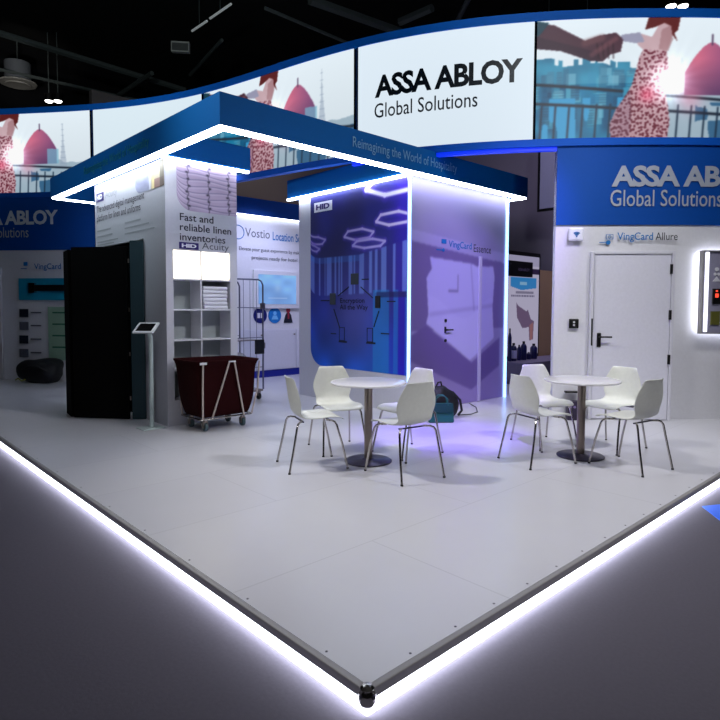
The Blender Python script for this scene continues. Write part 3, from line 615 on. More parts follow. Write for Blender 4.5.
hid(T1, None, mp_y(1.745,2.205-0.01,5.06,0.003), 0.29, 0.0, M_purple, M_white, l1) if False else None
hid(T1, None, mp_y(1.765,2.20,5.06,0.003), 0.25, 0.08, M_purple, mat('logo_white', (240,240,248), .4), l1)
MATS['logo_white']
text_obj('lettering', 'Acuity', lambda X, Y: mp_y(2.06,2.19,5.06)(X,Y)-l1, 0.37, 0.105, M_inkgrey, T1, 0.0)
# left face print
hid(T1, None, mp_x(7.25,2.985,1.6,0.003), 0.28, 0.12, M_purple, MATS['logo_white'], l1)
text_obj('lettering', 'Acuity', lambda X, Y: mp_x(6.9,2.97,1.6)(X,Y)-l1, 0.42, 0.13, mat('faint_ink', (170,172,178), .6), T1, 0.0)
text_obj('lettering', 'The advanced digital management\nplatform for linen and uniforms', lambda X, Y: mp_x(7.24,2.68,1.6)(X,Y)-l1, 1.62, 0.25, M_tink, T1, 0.0, lines=0.95)
for k, (ya, wd, z) in enumerate(((7.24,.5,2.58),(7.24,.55,2.50),(7.24,.75,2.42),(6.25,.5,2.60),(6.25,.75,2.53),(6.25,.9,2.46),(7.24,.6,2.43-.05))):
    b = MB(); b.box((-0.003,ya-wd-5.06,z-0.008-PZ), (0,ya-5.06,z+0.008-PZ)); b.build('caption_line', mat('faint_ink', (150,152,160)), T1)
def room(U, V):
    i = np.ones(U.shape+(3,))*np.array([176,178,205.]); i = i-(25*noise(U, V, 8, 1))[..., None]; i = over(i, (U > .52), (205,190,160)); i = over(i, (U > .5) & (U < .56), (215,215,225))
    i = over(i, (U > .6) & (V < .35), (165,130,120)); i = over(i, (U > .86)*.7, (90,84,70)); i = over(i, (U > .6) & (U < .68), (235,215,150)); return i
def roommap(X, Y):
    W_, H_ = 0.82, 0.30; r = 0.14; lim = np.where(X < r, r-np.sqrt(np.clip(r*r-(r-X)**2, 0, None)), 0); Y2 = lim+(H_-lim)*(Y/H_)
    return np.stack([0*X-0.005, 0.83-X, 2.92-PZ+Y2], -1)
picture('room_print', room, roommap, 0.82, 0.30, 100, 50, M_print, T1)
# dark folding doors at the doorway
fd = empty('folding_door', (1.43,5.76,PZ), label='tall black folding door standing open in front of the linen tower', cat='door')
lf = np.array(fd.location)[:2]
zt = 2.15
def leaf(p, q, m, th=0.04, z1=zt):
    b = MB(); b.obox(np.array(p)-lf, np.array(q)-lf, th, 0.012, z1-PZ+0.1); return b.build('door_leaf', m, fd, bevel=0.003)
leaf((1.585,5.64), (1.455,5.735), M_teal, z1=2.22); lf1 = leaf((1.43,5.765), (0.97,6.35), M_matblack); leaf((0.955,6.39), (1.0,6.72), M_matblack, z1=2.12); leaf((1.03,6.74), (1.57,6.96), M_matblack, z1=2.12)
for z in (0.25,0.8,1.35,1.95):
    b = MB(); b.tube([(0.005,-0.018,z), (0.005,-0.018,z+0.05)], 0.009, 8); b.build('hinge', M_steel, fd)
# ------------------------------------------------------------------ tower 2
T2 = empty('exhibit_tower', (4.3,3.7,PZ), label='tower with blue hexagon light print and violet hotel bed print, blue lit corners', cat='tower')
l2 = np.array(T2.location)
b = MB(); b.box((0,0,0), (2.25,2.36,ZT-PZ)); b.build('wall_panels', MATS['tower_white'], T2)
def network(U, V):
    asp = 2.03/2.57
    i = np.ones(U.shape+(3,))*np.array([18,20,92.]); t = np.clip((.62-V)/.62, 0, 1)[..., None]
    i = i*(1-t)+(np.array([44,52,160.])*(1-t)+np.array([16,84,176.])*t)*t
    n = noise(U, V, 6, 5)[..., None]; i = i*(.75+.5*n); i = i*np.array([1.0,1.05,1.15])
    i = over(i, np.exp(-((U-.97)/.10)**2)*.8, (40,4,190)); i = over(i, np.exp(-(np.hypot((U-.5)*1.0, V-.34)/.30)**2)*.65, (112,110,190))  # violet glow of the corner LED painted into the right edge; pale centre
    band = (V > .41+.02*U) & (V < .635+.12*np.clip(U-.55, 0, 1))
    st = (noise(U, V*0, 58, 8) > .55) | (np.abs((U*9) % 1-.5) > .42); i = over(i, (band & st)*.75, (120,150,235)); i = over(i, (band & ~st)*.25, (60,60,150))
    i = over(i, (band & (np.abs(V-.62) < .02) & (U < .55))*.4, (60,130,220))
    fall = (V < .44) & (U > .68); i = over(i, (fall & (noise(U, V*0, 30, 6) > .5))*.6, (30,140,215))
    i = over(i, (V > .40)*(V < .43)*(U > .72)*.5, (20,10,60))
    i = blur(i, 3)
    def hexa(i, cx_, cy_, rx, ry, sk, col, wd):
        P = [(cx_+rx*cos(a)+sk*sin(a), cy_+ry*sin(a)) for a in np.arange(6)*pi/3+0.15]
        for k in range(6): i = over(i, seg(U, V, P[k], P[(k+1)%6], wd*2.6)*.35, (110,70,220)); 
        for k in range(6): i = over(i, seg(U, V, P[k], P[(k+1)%6], wd), col)
        return i
    i = hexa(i, .90,.985,.29,.058,.0, (235,228,255), .012); i = hexa(i, .88,.805,.17,.034,-.02, (215,205,250), .008)
    i = hexa(i, .54,.745,.155,.030,-.02, (190,180,235), .007); i = hexa(i, .64,.69,.165,.024,-.02, (180,170,235), .007)
    i = hexa(i, .06,.735,.12,.024,-.01, (165,155,220), .006); i = hexa(i, .02,.685,.09,.018,.0, (150,140,215), .006)
    return i
def netmap(X, Y):
    W_, H_, r = 2.03, 2.60, 0.28; lim = np.where(X < r, r-np.sqrt(np.clip(r*r-(r-X)**2, 0, None)), 0)
    return np.stack([0*X-0.006, 2.06-X, 0.51+lim+(H_-lim)*(Y/H_)], -1)
picture('network_print', network, netmap, 2.03, 2.60, 300, 380, M_print, T2)
text_obj('lettering', 'Encryption\nAll the Way', lambda X, Y: mp_x(5.06,1.455,4.294)(X,Y)-l2, 0.60, 0.19, mat('ink_dark', (14,12,40), .6), T2, 0.008, lines=0.95)
hid(T2, None, mp_x(5.66,3.05-0.09,4.294,0.003), 0.42, 0.145, MATS['logo_white'], M_purple, l2)
def g1(px, py): p = atx(px, py, 4.294); return p[1], p[2]
nodes = {'phone_box': (355,279,.16,.16), 'reader_box': (333,299,.13,.17), 'black_box': (378,302,.10,.17)}
for k, (px, py, wd, h) in nodes.items():
    y, z = g1(px, py); b = MB(); b.box((-0.02,y-wd/2-3.7,z-h/2-PZ), (-0.006,y+wd/2-3.7,z+h/2-PZ)); b.build('network_icon', mat('icon_olive', (56,64,70), .5) if k != 'black_box' else M_black, T2, bevel=0.02)
for px, py in ((342,334), (370,335)):
    y, z = g1(px, py); b = MB()
    for (a0, a1, c0, c1) in ((-.06,.06,-.10,-.09), (-.06,.06,.09,.10), (-.06,-.052,-.1,.1), (.052,.06,-.1,.1), (-.11,.07,-.125,-.10)): b.box((-0.012,y+a0-3.7,z+c0-PZ), (-0.006,y+a1-3.7,z+c1-PZ))
    b.build('network_icon', M_ink, T2)
for a, c in (((349,287),(338,296)), ((361,287),(373,298)), ((334,309),(340,328)), ((379,311),(374,327))):
    ya, za = g1(*a); yb, zb = g1(*c); b = MB(); b.tube([(-0.01,ya-3.7,za-PZ), (-0.01,yb-3.7,zb-PZ)], 0.008, 6); b.build('network_line', M_ink, T2)
for px, py, wd in ((362,280,.14), (321,301,.2), (387,302,.16), (331,334,.12), (381,334,.16)):
    y, z = g1(px, py); b = MB(); b.box((-0.012,y-wd-3.7,z-PZ), (-0.006,y-3.7,z+0.015-PZ)); b.build('caption_line', M_ink, T2)
def bed(U, V):
    i = np.ones(U.shape+(3,))*np.array([148,140,186.]); i = i+(12*noise(U, V, 3, 2)-6)[..., None]
    i = over(i, (V < .74-.06*U)*(V > .35)*1.0, (112,98,150)); i = over(i, (V > .73-.06*U) & (V < .78-.06*U), (160,152,200))
    pil = [(.16,.42),(.14,.58),(.19,.62),(.17,.67),(.32,.665),(.62,.655),(.66,.645),(.86,.65),(.88,.60),(.86,.45),(.88,.30),(.60,.20),(.40,.28),(.14,.38)]
    i = over(i, inside(U, V, pil), (176,172,222)); i = over(i, (inside(U, V, pil) & (V < .45+.05*np.sin(U*9)))*.35, (190,186,232))
    i = over(i, seg(U, V, (.18,.42), (.86,.46), .01)*.3, (120,110,170)); i = over(i, seg(U, V, (.60,.655), (.64,.44), .008)*.4, (120,110,170))
    i = over(i, inside(U, V, [(.0,.33),(.14,.37),(.62,.19),(.95,.30),(.95,.16),(.62,.06),(.0,.22)]), (104,88,146)); i = over(i, inside(U, V, [(.0,.22),(.62,.06),(.95,.16),(1,.0),(0,0)]), (140,126,178))
    i = over(i, (np.abs(U-.46) < .004) & (V > .52) & (V < .60), (120,112,160)); i = over(i, (np.abs(V-.525) < .004) & (U > .36) & (U < .46), (120,112,160))
    i = over(i, inside(U, V, [(.88,.58),(.88,.68),(.97,.675),(.97,.57)]), (112,98,152)); i = blur(i, 5); i = over(i, inside(U, V, [(.03,.60),(.03,.70),(.1,.70),(.1,.60)])*.5, (112,98,152))
    return i
picture('bed_print', bed, lambda X, Y: np.stack([0.045+X, 0*X-0.006, 0.01+Y], -1), 2.16, ZT-PZ-0.02, 220, 300, M_print, T2)
b = MB(); b.box((1.53,-0.03,0.01), (1.585,-0.006,2.17)); b.build('door_edge', mat('edge_lilac', (190,186,214), .4), T2)
b = MB(); b.box((0.735,-0.016,1.055), (0.775,-0.006,1.145)); hp = b.build('lock_plate', M_black, T2, bevel=0.006); b = MB(); b.tube([(0.755,-0.016,1.10),(0.755,-0.05,1.10),(0.88,-0.05,1.10)], 0.011, 8); b.build('door_handle', M_black, hp)
for z in (1.23,0.95): b = MB(); b.tube([(0.76,-0.006,z),(0.76,-0.02,z)], 0.022, 12); b.build('lock_cylinder', M_black, T2)
p = aty(448,247,3.7); q = aty(471,250,3.7)
text_obj('lettering', 'VingCard', lambda X, Y: mp_y(p[0],p[2]-0.03,3.694)(X,Y)-l2, q[0]-p[0], 0.125, M_inkblue, T2, 0.01)
text_obj('lettering', 'Essence', lambda X, Y: mp_y(q[0]+0.05,p[2]-0.03,3.694)(X,Y)-l2, 0.44, 0.11, M_tink, T2, 0.0)
b = MB(); px_ = p[0]-4.3; pz_ = p[2]-PZ
b.box((px_-0.26,-0.012,pz_-0.06), (px_-0.13,-0.006,pz_-0.045)); b.tube([(px_-0.11,-0.006,pz_-0.05),(px_-0.11,-0.012,pz_-0.05)], 0.025, 14); b.build('key_symbol', M_inkblue, T2); b = MB(); b.box((px_-0.15,-0.012,pz_+0.04), (px_-0.05,-0.006,pz_+0.10)); b.build('key_symbol', M_inkblue, T2)
for (x, y) in ((-0.03,-0.035), (2.24,-0.035)):
    b = MB(); b.box((x,y,0.0), (x+0.027,y+0.03,ZT-PZ-0.03)); b.build('led_strip', M_ledblue, T2)

# ------------------------------------------------------------------ chairs
def make_chair():
    root = empty('cafe_chair')
    prof = [(0.245,0.425,.175),(0.225,0.445,.195),(0.15,0.452,.208),(0.05,0.444,.21),(-0.06,0.438,.205),(-0.115,0.445,.19),(-0.155,0.475,.175),(-0.178,0.53,.185),(-0.188,0.59,.207),(-0.198,0.65,.205),(-0.210,0.71,.182),(-0.222,0.765,.153),(-0.230,0.795,.138),(-0.234,0.81,.130)]
    rows = []
    for (y, z, wd) in prof:
        row = []
        for k in range(9):
            t = (k-4)/4.; sx = wd*t; e = abs(t)**2.2
            back = z > .5
            if back: row.append((sx, y+0.03*e*(1 if z < .8 else .5), z))
            else: row.append((sx, y, z+0.018*e*(1 if y < .2 else .2)))
        rows.append(row)
    b = MB(); b.grid(rows); b.build('seat_shell', M_chair, root, smooth=True, solid=0.011, sub=2)
    fr = MB(); fr.box((-0.15,-0.13,0.418), (0.15,-0.115,0.430)); fr.build('under_frame', M_dsteel, root, bevel=0.003); fr = MB(); fr.box((-0.15,0.115,0.418), (0.15,0.13,0.430)); fr.build('under_frame', M_dsteel, root, bevel=0.003)
    for sx in (-1, 1):
        for sy, fy, yy in ((1,0.26,0.10), (-1,-0.265,-0.12)):
            b = MB(); pts = [(sx*0.11,yy,0.424), (sx*0.155,yy+sy*0.035,0.425), (sx*0.178,yy+sy*0.055,0.415), (sx*0.190,yy+sy*0.068,0.390), (sx*0.205,fy*0.83,0.22), (sx*0.222,fy,0.006)]
            b.tube(pts, 0.0095, 8); lg = b.build('leg', M_chrome, root, smooth=True)
            b = MB(); b.tube([(sx*0.2215,fy*0.998,0.012),(sx*0.222,fy,0.0)], 0.012, 8); b.build('foot_cap', M_black, lg)
    return root
chairs = [
 (1.80,2.59,-21.8,'white plastic chair on the left side of the left round table, seen in profile'),
 (2.36,2.89,-113,'white plastic chair behind the left round table, back turned to the blue tower'),
 (2.20,1.84,80,'white plastic chair nearest the camera at the left round table, back to viewer'),
 (2.78,2.33,174,'white plastic chair on the far right side of the left table, beside the black backpack'),
 (3.43,1.30,-18.4,'white plastic chair on the left side of the right round table'),
 (4.10,1.61,-115,'white plastic chair behind the right round table, facing the camera'),
 (3.88,0.635,79,'white plastic chair nearest the camera at the right round table, back to viewer'),
 (4.46,1.06,172,'white plastic chair behind the right round table, partly hidden, in front of the white door')]
proto = make_chair()
for i, (x, y, a, lab) in enumerate(chairs):
    o = proto if i == 0 else copy_tree(proto)
    o.location = (x, y, PZ+0.001); o.rotation_euler = (0,0,radians(a-90)); tag(o, lab, 'chair', 'white plastic chairs around the two round tables')
def make_table():
    r = empty('bistro_table')
    b = MB(); b.lathe([(0.30,0.716),(0.335,0.718),(0.346,0.724),(0.349,0.730),(0.346,0.737),(0.338,0.740),(0.001,0.740)], n=64); b.build('table_top', mat('table_top_white', (236,234,238), .22, coat=.3), r, smooth=True)
    b = MB(); b.lathe([(0.038,0.014),(0.038,0.70)], n=32); b.lathe([(0.11,0.705),(0.11,0.716)], n=32); b.build('column', M_steel, r, smooth=True)
    b = MB(); b.lathe([(0.217,0.001),(0.219,0.008),(0.21,0.014),(0.06,0.018),(0.045,0.03),(0.039,0.03)], n=64); b.build('base_plate', M_dsteel, r, smooth=True)
    return r
t = make_table(); t.location = (2.27,2.35,PZ); tag(t, 'round white bistro table on a steel column in front of the blue tower', 'table', 'round bistro tables')
t = copy_tree(t); t.location = (3.90,1.11,PZ); tag(t, 'round white bistro table on a steel column in front of the white door', 'table', 'round bistro tables')

# ------------------------------------------------------------------ laundry cart
cart = empty('laundry_cart', (2.035,4.69,PZ), label='maroon fabric laundry cart with metal rods on castors below the shelf niche', cat='laundry cart')
M_mar = mat('maroon_canvas', (40,7,9), .9, bump=.25, scale=40, var=.15, spec=.1)
def rrect(hx, hy, z, n=6, r=.05):
    P = []
    for cx_, cy_, a0 in ((hx-r,hy-r,0),(-hx+r,hy-r,pi/2),(-hx+r,-hy+r,pi),(hx-r,-hy+r,1.5*pi)):
        for k in range(n): a = a0+k*(pi/2)/(n-1); P.append((cx_+r*cos(a), cy_+r*sin(a), z))
    return P
rn = random.Random(4)
b = MB(); rings = []
levels = [(0.29,0.20,0.15),(0.315,0.225,0.17),(0.335,0.235,0.25),(0.37,0.247,0.36),(0.378,0.255,0.50),(0.384,0.262,0.65),(0.395,0.275,0.76),(0.415,0.31,0.80),(0.41,0.305,0.815),(0.37,0.28,0.80),(0.345,0.255,0.66),(0.33,0.24,0.40),(0.29,0.2,0.2)]
for k, (hx, hy, z) in enumerate(levels):
    rings.append([b.bm.verts.new((x+rn.uniform(-.005,.005), y+rn.uniform(-.005,.005), zz+(0.008*sin(x*14) if k in (7,8) else 0))) for x, y, zz in rrect(hx, hy, z)])
for A, B in zip(rings, rings[1:]):
    for k in range(len(A)): b.bm.faces.new([A[k], A[(k+1)%len(A)], B[(k+1)%len(A)], B[k]])
b.bm.faces.new(rings[0][::-1]); b.bm.faces.new(rings[-1]); b.build('canvas_bag', M_mar, cart, smooth=True, sub=1)
b = MB(); ch = rrect(.335,.24,.148,r=.03); b.tube(ch+[ch[0]], .011, 8); b.build('base_frame', M_chrome, cart, smooth=True)
M_rod = mat('rod_cream', (205,190,180), .35, .3)
def rods(pts): b = MB(); b.tube(pts, .0105, 8); b.build('rod', M_rod, cart, smooth=True)
for sx in (-1,1):
    for sy in (-1,1): rods([(sx*.325,sy*.242,.15), (sx*.395,sy*.268,.45), (sx*.40,sy*.30,.78)] if sx > 0 else [(sx*.315,sy*.25,.15), (sx*.33,sy*.28,.5), (sx*.34,sy*.313,.80)])
    rods([(-.20,-.25,.15), (-.01,-.313,.79)] if sx < 0 else [(.215,-.25,.15), (.055,-.313,.79)])
b = MB(); b.box((-.38,-.325,.775), (-.30,-.312,.80)); b.build('clip', M_white, cart); b = MB(); b.box((-.02,-.325,.785), (.065,-.312,.80)); b.build('clip', M_white, cart)
for sx in (-1,1):
    for sy in (-1,1):
        x, y = sx*.245, sy*.165; b = MB(); b.box((x-.02,y-.02,.10), (x+.02,y+.02,.142)); b.box((x-.03,y-.025,.04), (x-.022,y+.025,.105)); b.box((x+.022,y-.025,.04), (x+.03,y+.025,.105)); cs = b.build('castor', M_steel, cart)
        b = MB(); b.tube([(x-.018,y,.052), (x+.018,y,.052)], .05, 20); b.build('wheel', mat('wheel_teal_grey', (70,92,98), .45), cs, bevel=.006)
# towels
M_tow = mat('white_towel', (228,228,236), .9, bump=.5, scale=90)
rn = random.Random(8); z = gz[3]+0.0095
for k in range(6):
    h = .047; b = MB(); n = 14; e = []
    wd = .335+rn.uniform(-.012,.008); dx = rn.uniform(-.008,.008)
    # folded towel: a rolled fold seen on the front edge
    P = []
    for j in range(n+1): a = -pi/2+pi*j/n; P.append((-.105-.017*cos(a), (h/2-.001)+(h/2-.001)*sin(a)))
    P += [(.10,h-.002),(.10,0.0)]
    b.poly([(-wd/2, p[0], max(0,p[1])) for p in P], (wd,0,0)); o = b.build('folded_towel', M_tow, None, smooth=True, bevel=.006)
    o.location = (2.255+dx, 5.20, z); z += h
    tag(o, ['folded white towel at the bottom of the niche stack','second folded white towel from the bottom of the niche stack','third folded white towel from the bottom of the niche stack','fourth folded white towel from the bottom of the niche stack','fifth folded white towel, second from the top in the niche','folded white towel on top of the niche stack'][k], 'towel', 'folded towels in the shelf niche')

# ------------------------------------------------------------------ roll cage trolley behind tower 1
rc = empty('roll_cage', (3.24,6.35,PZ), label='tall chrome wire roll cage on castors behind the laundry cart', cat='roll cage')
Wc, Dc, Hc = .34, .33, 1.82
M_cwire = mat('cage_wire', (120,122,140), .3, .8)
for sy in (-1,1):
    b = MB(); y = sy*Dc; b.tube([(-Wc,y,.16),(-Wc,y,Hc-.08),(-Wc+.03,y,Hc-.02),(-Wc+.08,y,Hc),(Wc-.08,y,Hc),(Wc-.03,y,Hc-.02),(Wc,y,Hc-.08),(Wc,y,.16)], .013, 8); sf = b.build('side_frame', M_cwire, rc, smooth=True)
    b = MB()
    for k in range(1,6): x = -Wc+2*Wc*k/6; b.tube([(x,y,.18),(x,y,Hc-.01)], .004, 6)
    for z in (.5,.95,1.4): b.tube([(-Wc,y,z),(Wc,y,z)], .006, 6)
    b.build('wire_grid', M_cwire, sf)
b = MB()
for k in range(0,7): y = -Dc+2*Dc*k/6; b.tube([(-Wc,y,.18),(-Wc,y,Hc-.1)], .004, 6)
for z in (.4,.9,1.35,Hc-.1): b.tube([(-Wc,-Dc,z),(-Wc,Dc,z)], .006, 6)
b.build('back_grid', M_cwire, rc)
b = MB(); b.box((-Wc,-Dc,.13), (Wc,Dc,.16)); b.build('base_tray', M_steel, rc, bevel=.004)
b = MB(); b.box((-Wc+.02,-Dc+.02,.90), (Wc-.04,Dc-.02,.915)); b.build('shelf', M_steel, rc)
b = MB(); b.box((Wc-.16,-Dc-.04,.70), (Wc+.0,-Dc-.012,.92), rz=0); b.build('latch_box', M_black, rc, bevel=.01)
for z in (1.38,.78): b = MB(); b.box((Wc-.04,-Dc-.02,z), (Wc+.03,-Dc+.02,z+.09)); b.build('clamp', M_steel, rc, bevel=.005)
for sx in (-1,1):
    for sy in (-1,1):
        x, y = sx*(Wc-.05), sy*(Dc-.05); b = MB(); b.box((x-.02,y-.025,.06), (x+.02,y+.025,.13)); cs = b.build('castor', M_steel, rc); b = MB(); b.tube([(x-.017,y,.056),(x+.017,y,.056)], .054, 18); b.build('wheel', M_black, cs, bevel=.006)
def blob(name, m, parent, c, r, seed=0, amp=.08, flat=True, p=2.6, nu=28, nv=18):
    rn = np.random.RandomState(seed); ph = rn.rand(6,3)*6; b = MB(); R = []
    for j in range(nv+1):
        v = -pi/2+pi*j/nv; row = []
        for i in range(nu+1):
            u = 2*pi*i/nu; sg = lambda t: math.copysign(abs(t)**(2/p), t)
            x, y, z = sg(cos(v))*sg(cos(u)), sg(cos(v))*sg(sin(u)), sg(sin(v))
            d = 1+amp*sum(sin(ph[k][0]+(k+1.5)*x+ph[k][1])*cos(ph[k][2]+(k+1.5)*y+z*2)/(k+1) for k in range(6))
            zz = c[2]+r[2]*z*d
            row.append((c[0]+r[0]*x*d, c[1]+r[1]*y*d, max(zz, 0.002) if flat else zz))
        R.append(row)
    b.grid(R); bmesh.ops.remove_doubles(b.bm, verts=b.bm.verts, dist=1e-5); return b.build(name, m, parent, smooth=True)
o = blob('plastic_sack', mat('clear_plastic', (205,208,222), .25, trans=.35), None, (0,0,.30), (.24,.24,.295), 5, .12); o.location = (3.20,6.33,PZ+.17); tag(o, 'bulging translucent plastic sack inside the roll cage', 'plastic sack')
blob('plastic_sack', MATS['clear_plastic'], None, (0,0,.0), (.01,.01,.01), 5) if False else None

# ------------------------------------------------------------------ kiosk
ki = empty('tablet_stand', (1.41,5.10,PZ), label='slim white tablet stand in front of the linen tower doorway', cat='tablet stand')
M_ks = mat('kiosk_white', (190,205,205), .4)
b = MB(); b.poly([(-.13,-.10,0),(.13,-.10,0),(.13,.12,0),(-.13,.12,0)], (0,0,.010)); b.build('base_plate', M_ks, ki, bevel=.003)
b = MB(); b.tube([(0.02,0.02,.01),(0.02,.02,.55),(.02,.02,.98),(.015,.015,1.06),(-.005,-.0,1.11),(-.03,-.02,1.13)], [.026,.026,.026,.026,.024,.02], 14); b.build('post', M_ks, ki, smooth=True)
# tilted head facing the camera side
hc = Vector((-.05,-.02,1.17)); ra = Vector((0.62,-0.78,0)).normalized(); fa = Vector((-.78,-.62,0)).normalized(); ua_ = (Vector((0,0,1))*.55-fa*.83).normalized(); na = ra.cross(ua_).normalized()
if na.z < 0: na = -na
def slab(b, c, hw, hh, t0, t1): b.poly([tuple(c+ra*x+ua_*y+na*t0) for x, y in ((-hw,-hh),(hw,-hh),(hw,hh),(-hw,hh))], tuple(na*(t1-t0)))
b = MB(); slab(b, hc, .125, .10, -.012, .010); hd = b.build('tablet_housing', mat('kiosk_head', (215,220,222), .35), ki, bevel=.006)
b = MB(); slab(b, hc, .095, .072, .0102, .0125); b.build('tablet_screen', M_matblack, hd)

# ------------------------------------------------------------------ bags on the floor
o = empty('backpack', (4.42,3.28,PZ), 0, label='slumped black backpack on the floor against the violet bed print', cat='backpack')
M_bp = mat('black_nylon', (13,12,17), .6, bump=.5, scale=60)
blob('body', M_bp, o, (0,.0,.21), (.24,.17,.22), 3, .13); blob('front_pocket', M_bp, o, (.06,-.13,.14), (.16,.07,.12), 6, .1)
b = MB(); b.tube([(-.05,0,.40),(-.03,-.01,.455),(.03,-.01,.46),(.06,0,.40)], .01, 8); b.build('carry_handle', M_bp, o, smooth=True)
b = MB(); b.tube([(.15,-.1,.33),(.23,-.17,.22),(.24,-.19,.09),(.19,-.17,.03)], [.016]*4, 6); b.build('strap', M_bp, o, smooth=True)
o = empty('handbag', (4.19,3.05,PZ), radians(-40), label='small dark green handbag leaning against the black backpack', cat='handbag')
M_hb = mat('teal_leather', (18,92,84), .45, bump=.2)
b = MB(); b.poly([(-.16,-.04,.0),(.16,-.04,.0),(.145,-.02,.235),(-.145,-.02,.235)], (0,.08,0)); b.build('body', M_hb, o, bevel=.02)
for yy in (-.035,.05): b = MB(); b.tube([(-.08,yy,.215),(-.07,yy,.30),(-.03,yy,.335),(.03,yy,.335),(.07,yy,.30),(.08,yy,.215)], .007, 8); b.build('handle', M_hb, o, smooth=True)
b = MB(); b.poly([(-.145,-.045,.14),(.145,-.045,.14),(.14,-.03,.24),(-.14,-.03,.24)], (0,-.006,0)); b.build('flap', mat('teal_leather_dark', (10,62,60), .45), o)
b = MB(); b.tube([tuple(aty(469,414,3.4)*0+np.array([4.72,3.2,PZ+.006])),(4.9,3.12,PZ+.006),(5.1,3.16,PZ+.006),(5.4,3.4,PZ+.006),(5.6,3.66,PZ+.006)], .006, 6); tag(b.build('power_cable', M_black), 'thin black cable on the floor beside the backpack', 'cable')
o = empty('duffel_bag', (1.66,10.45,PZ), radians(-47), label='black bag lying on the floor against the left wall under the icons', cat='bag')
blob('body', M_bp, o, (0,.0,.21), (.40,.22,.21), 11, .12, p=3); b = MB(); b.tube([(-.25,-.21,.25),(-.1,-.26,.33),(.1,-.26,.32),(.25,-.21,.22)], .014, 8); b.build('handle', M_bp, o, smooth=True)
b = MB(); b.tube([(-.36,-.2,.06),(-.28,-.25,.10),(-.22,-.24,.05),(-.14,-.26,.08)], .012, 6); b.build('strap', mat('yellow_green_strap', (150,150,60), .6), o)

# small dark device box under the right table, against the wall
p = floor_p = atz(570,429,PZ)
W = Wall2D(571, 391.5); b = MB(); W.box(b, -.09, -.012, .09, .012, 0, .06); tag(b.build('wall_bracket', M_black, bevel=.004), 'small dark bracket low on the wall left of the white door', 'bracket')
W = Wall2D(571, 420); b = MB(); yb = PZ-W.z; W.box(b, -.08, yb, .09, yb+.24, .03, .14); o = tag(b.build('socket_box', mat('socket_dark', (44,34,60), .5), bevel=.008), 'dark power socket box on the floor behind the right table', 'socket box')
b = MB()
for k in range(3): W.disc(b, -.045+k*.05, yb+.17, .017, .14, .146, 12)
b.build('socket', mat('socket_lilac', (130,115,160)), o)

# ------------------------------------------------------------------ neighbouring stand seen through the gap
o = empty('poster_display', (8.35,4.9,0.0), label='tall black framed poster with blue crest and brown shape on neighbouring stand', cat='poster')
def postr(U, V):
    i = np.ones(U.shape+(3,))*np.array([214,208,238.]); i = over(i, V > .90, (190,185,220)); i = over(i, (V > .82) & (V <= .88), (46,30,70))
    i = over(i, inside(U, V, [(.12,.78),(.12,.69),(.45,.655),(.92,.68),(.92,.78)]), (60,150,225)); i = over(i, inside(U, V, [(.4,.74),(.4,.71),(.62,.71),(.62,.74)])*.7, (190,225,250))
    i = over(i, inside(U, V, [(.3,.53),(.36,.5),(.62,.44),(.66,.46),(.76,.36),(.86,.34),(.84,.15),(.72,.14),(.70,.28),(.5,.27),(.33,.38)]), (122,100,136)); i = over(i, inside(U, V, [(.72,.30),(.84,.33),(.82,.15),(.74,.15)])*.8, (176,120,120))
    i = over(i, (V > .62) & (V < .645) & (np.abs(U-.55) < .28) & ((U*40) % 1 > .3), (90,84,120)); i = over(i, (V > .585) & (V < .605) & (np.abs(U-.5) < .36) & ((U*50) % 1 > .3), (110,104,140)); return i
picture('poster_print', postr, lambda X, Y: np.stack([0.06+X, 0*X-.012, .56+Y], -1), 1.2, 1.98, 120, 160, attr_mat('lit_poster', .5), o)
b = MB(); b.box((0,0,.5), (1.32,.08,2.62)); b.build('frame', M_black, o)
b = MB(); b.box((.02,-.06,2.12), (.93,-.02,2.42)); pn = b.build('name_sign', M_black, o)
text_obj('lettering', 'ASSA ABLOY', lambda X, Y: np.stack([.38+X, 0*X-.066, 2.23+Y], -1), .42, .06, mat('sign_dim', (110,100,130)), pn, .02)
b = MB(); b.box((8.0,4.2,0), (10.9,4.88,.50)); tag(b.build('display_counter', mat('counter_grey', (120,112,140), .5), bevel=.01), 'low grey counter of the neighbouring stand seen past the blue lit corner', 'counter')
b = MB(); b.box((9.72,5.0,0), (10.6,5.1,2.30)); tag(b.build('partition_panel', mat('beige_panel', (178,146,118), .6)), 'beige partition panel right of the tall neighbouring poster', 'panel')
M_bt = mat('bottle_navy', (24,24,84), .3)
for i, (px, h, r, lab) in enumerate(((509.5,.62,.035,'tall thin violet bottle at the left end of the counter'), (513.5,.34,.06,'navy bottle with pale label on the counter'), (519,.30,.04,'slim dark bottle between two wider bottles on the counter'), (523.5,.36,.06,'dark round-shouldered bottle in the middle of the counter'), (528.5,.14,.05,'short dark jar on the counter'), (533.5,.30,.07,'wide navy bottle near the right end of the counter'))):
    q = aty(px, 357, 4.62); e = empty('bottle', (q[0],4.62,.5), label=lab, cat='bottle', group='bottles on the neighbouring counter')
    b = MB(); b.lathe([(r*.95,0),(r,.02),(r,h*.72),(r*.7,h*.82),(r*.35,h*.88),(r*.35,h*.9)], n=20); b.build('body', M_bt, e, smooth=True)
    b = MB(); b.lathe([(r*.42,h*.88),(r*.42,h)], n=16); b.build('cap', M_black, e)
    if i == 1: b = MB(); b.lathe([(r+.002,.05),(r+.002,h*.6)], n=20); b.build('label', mat('label_lilac', (200,195,235)), e)
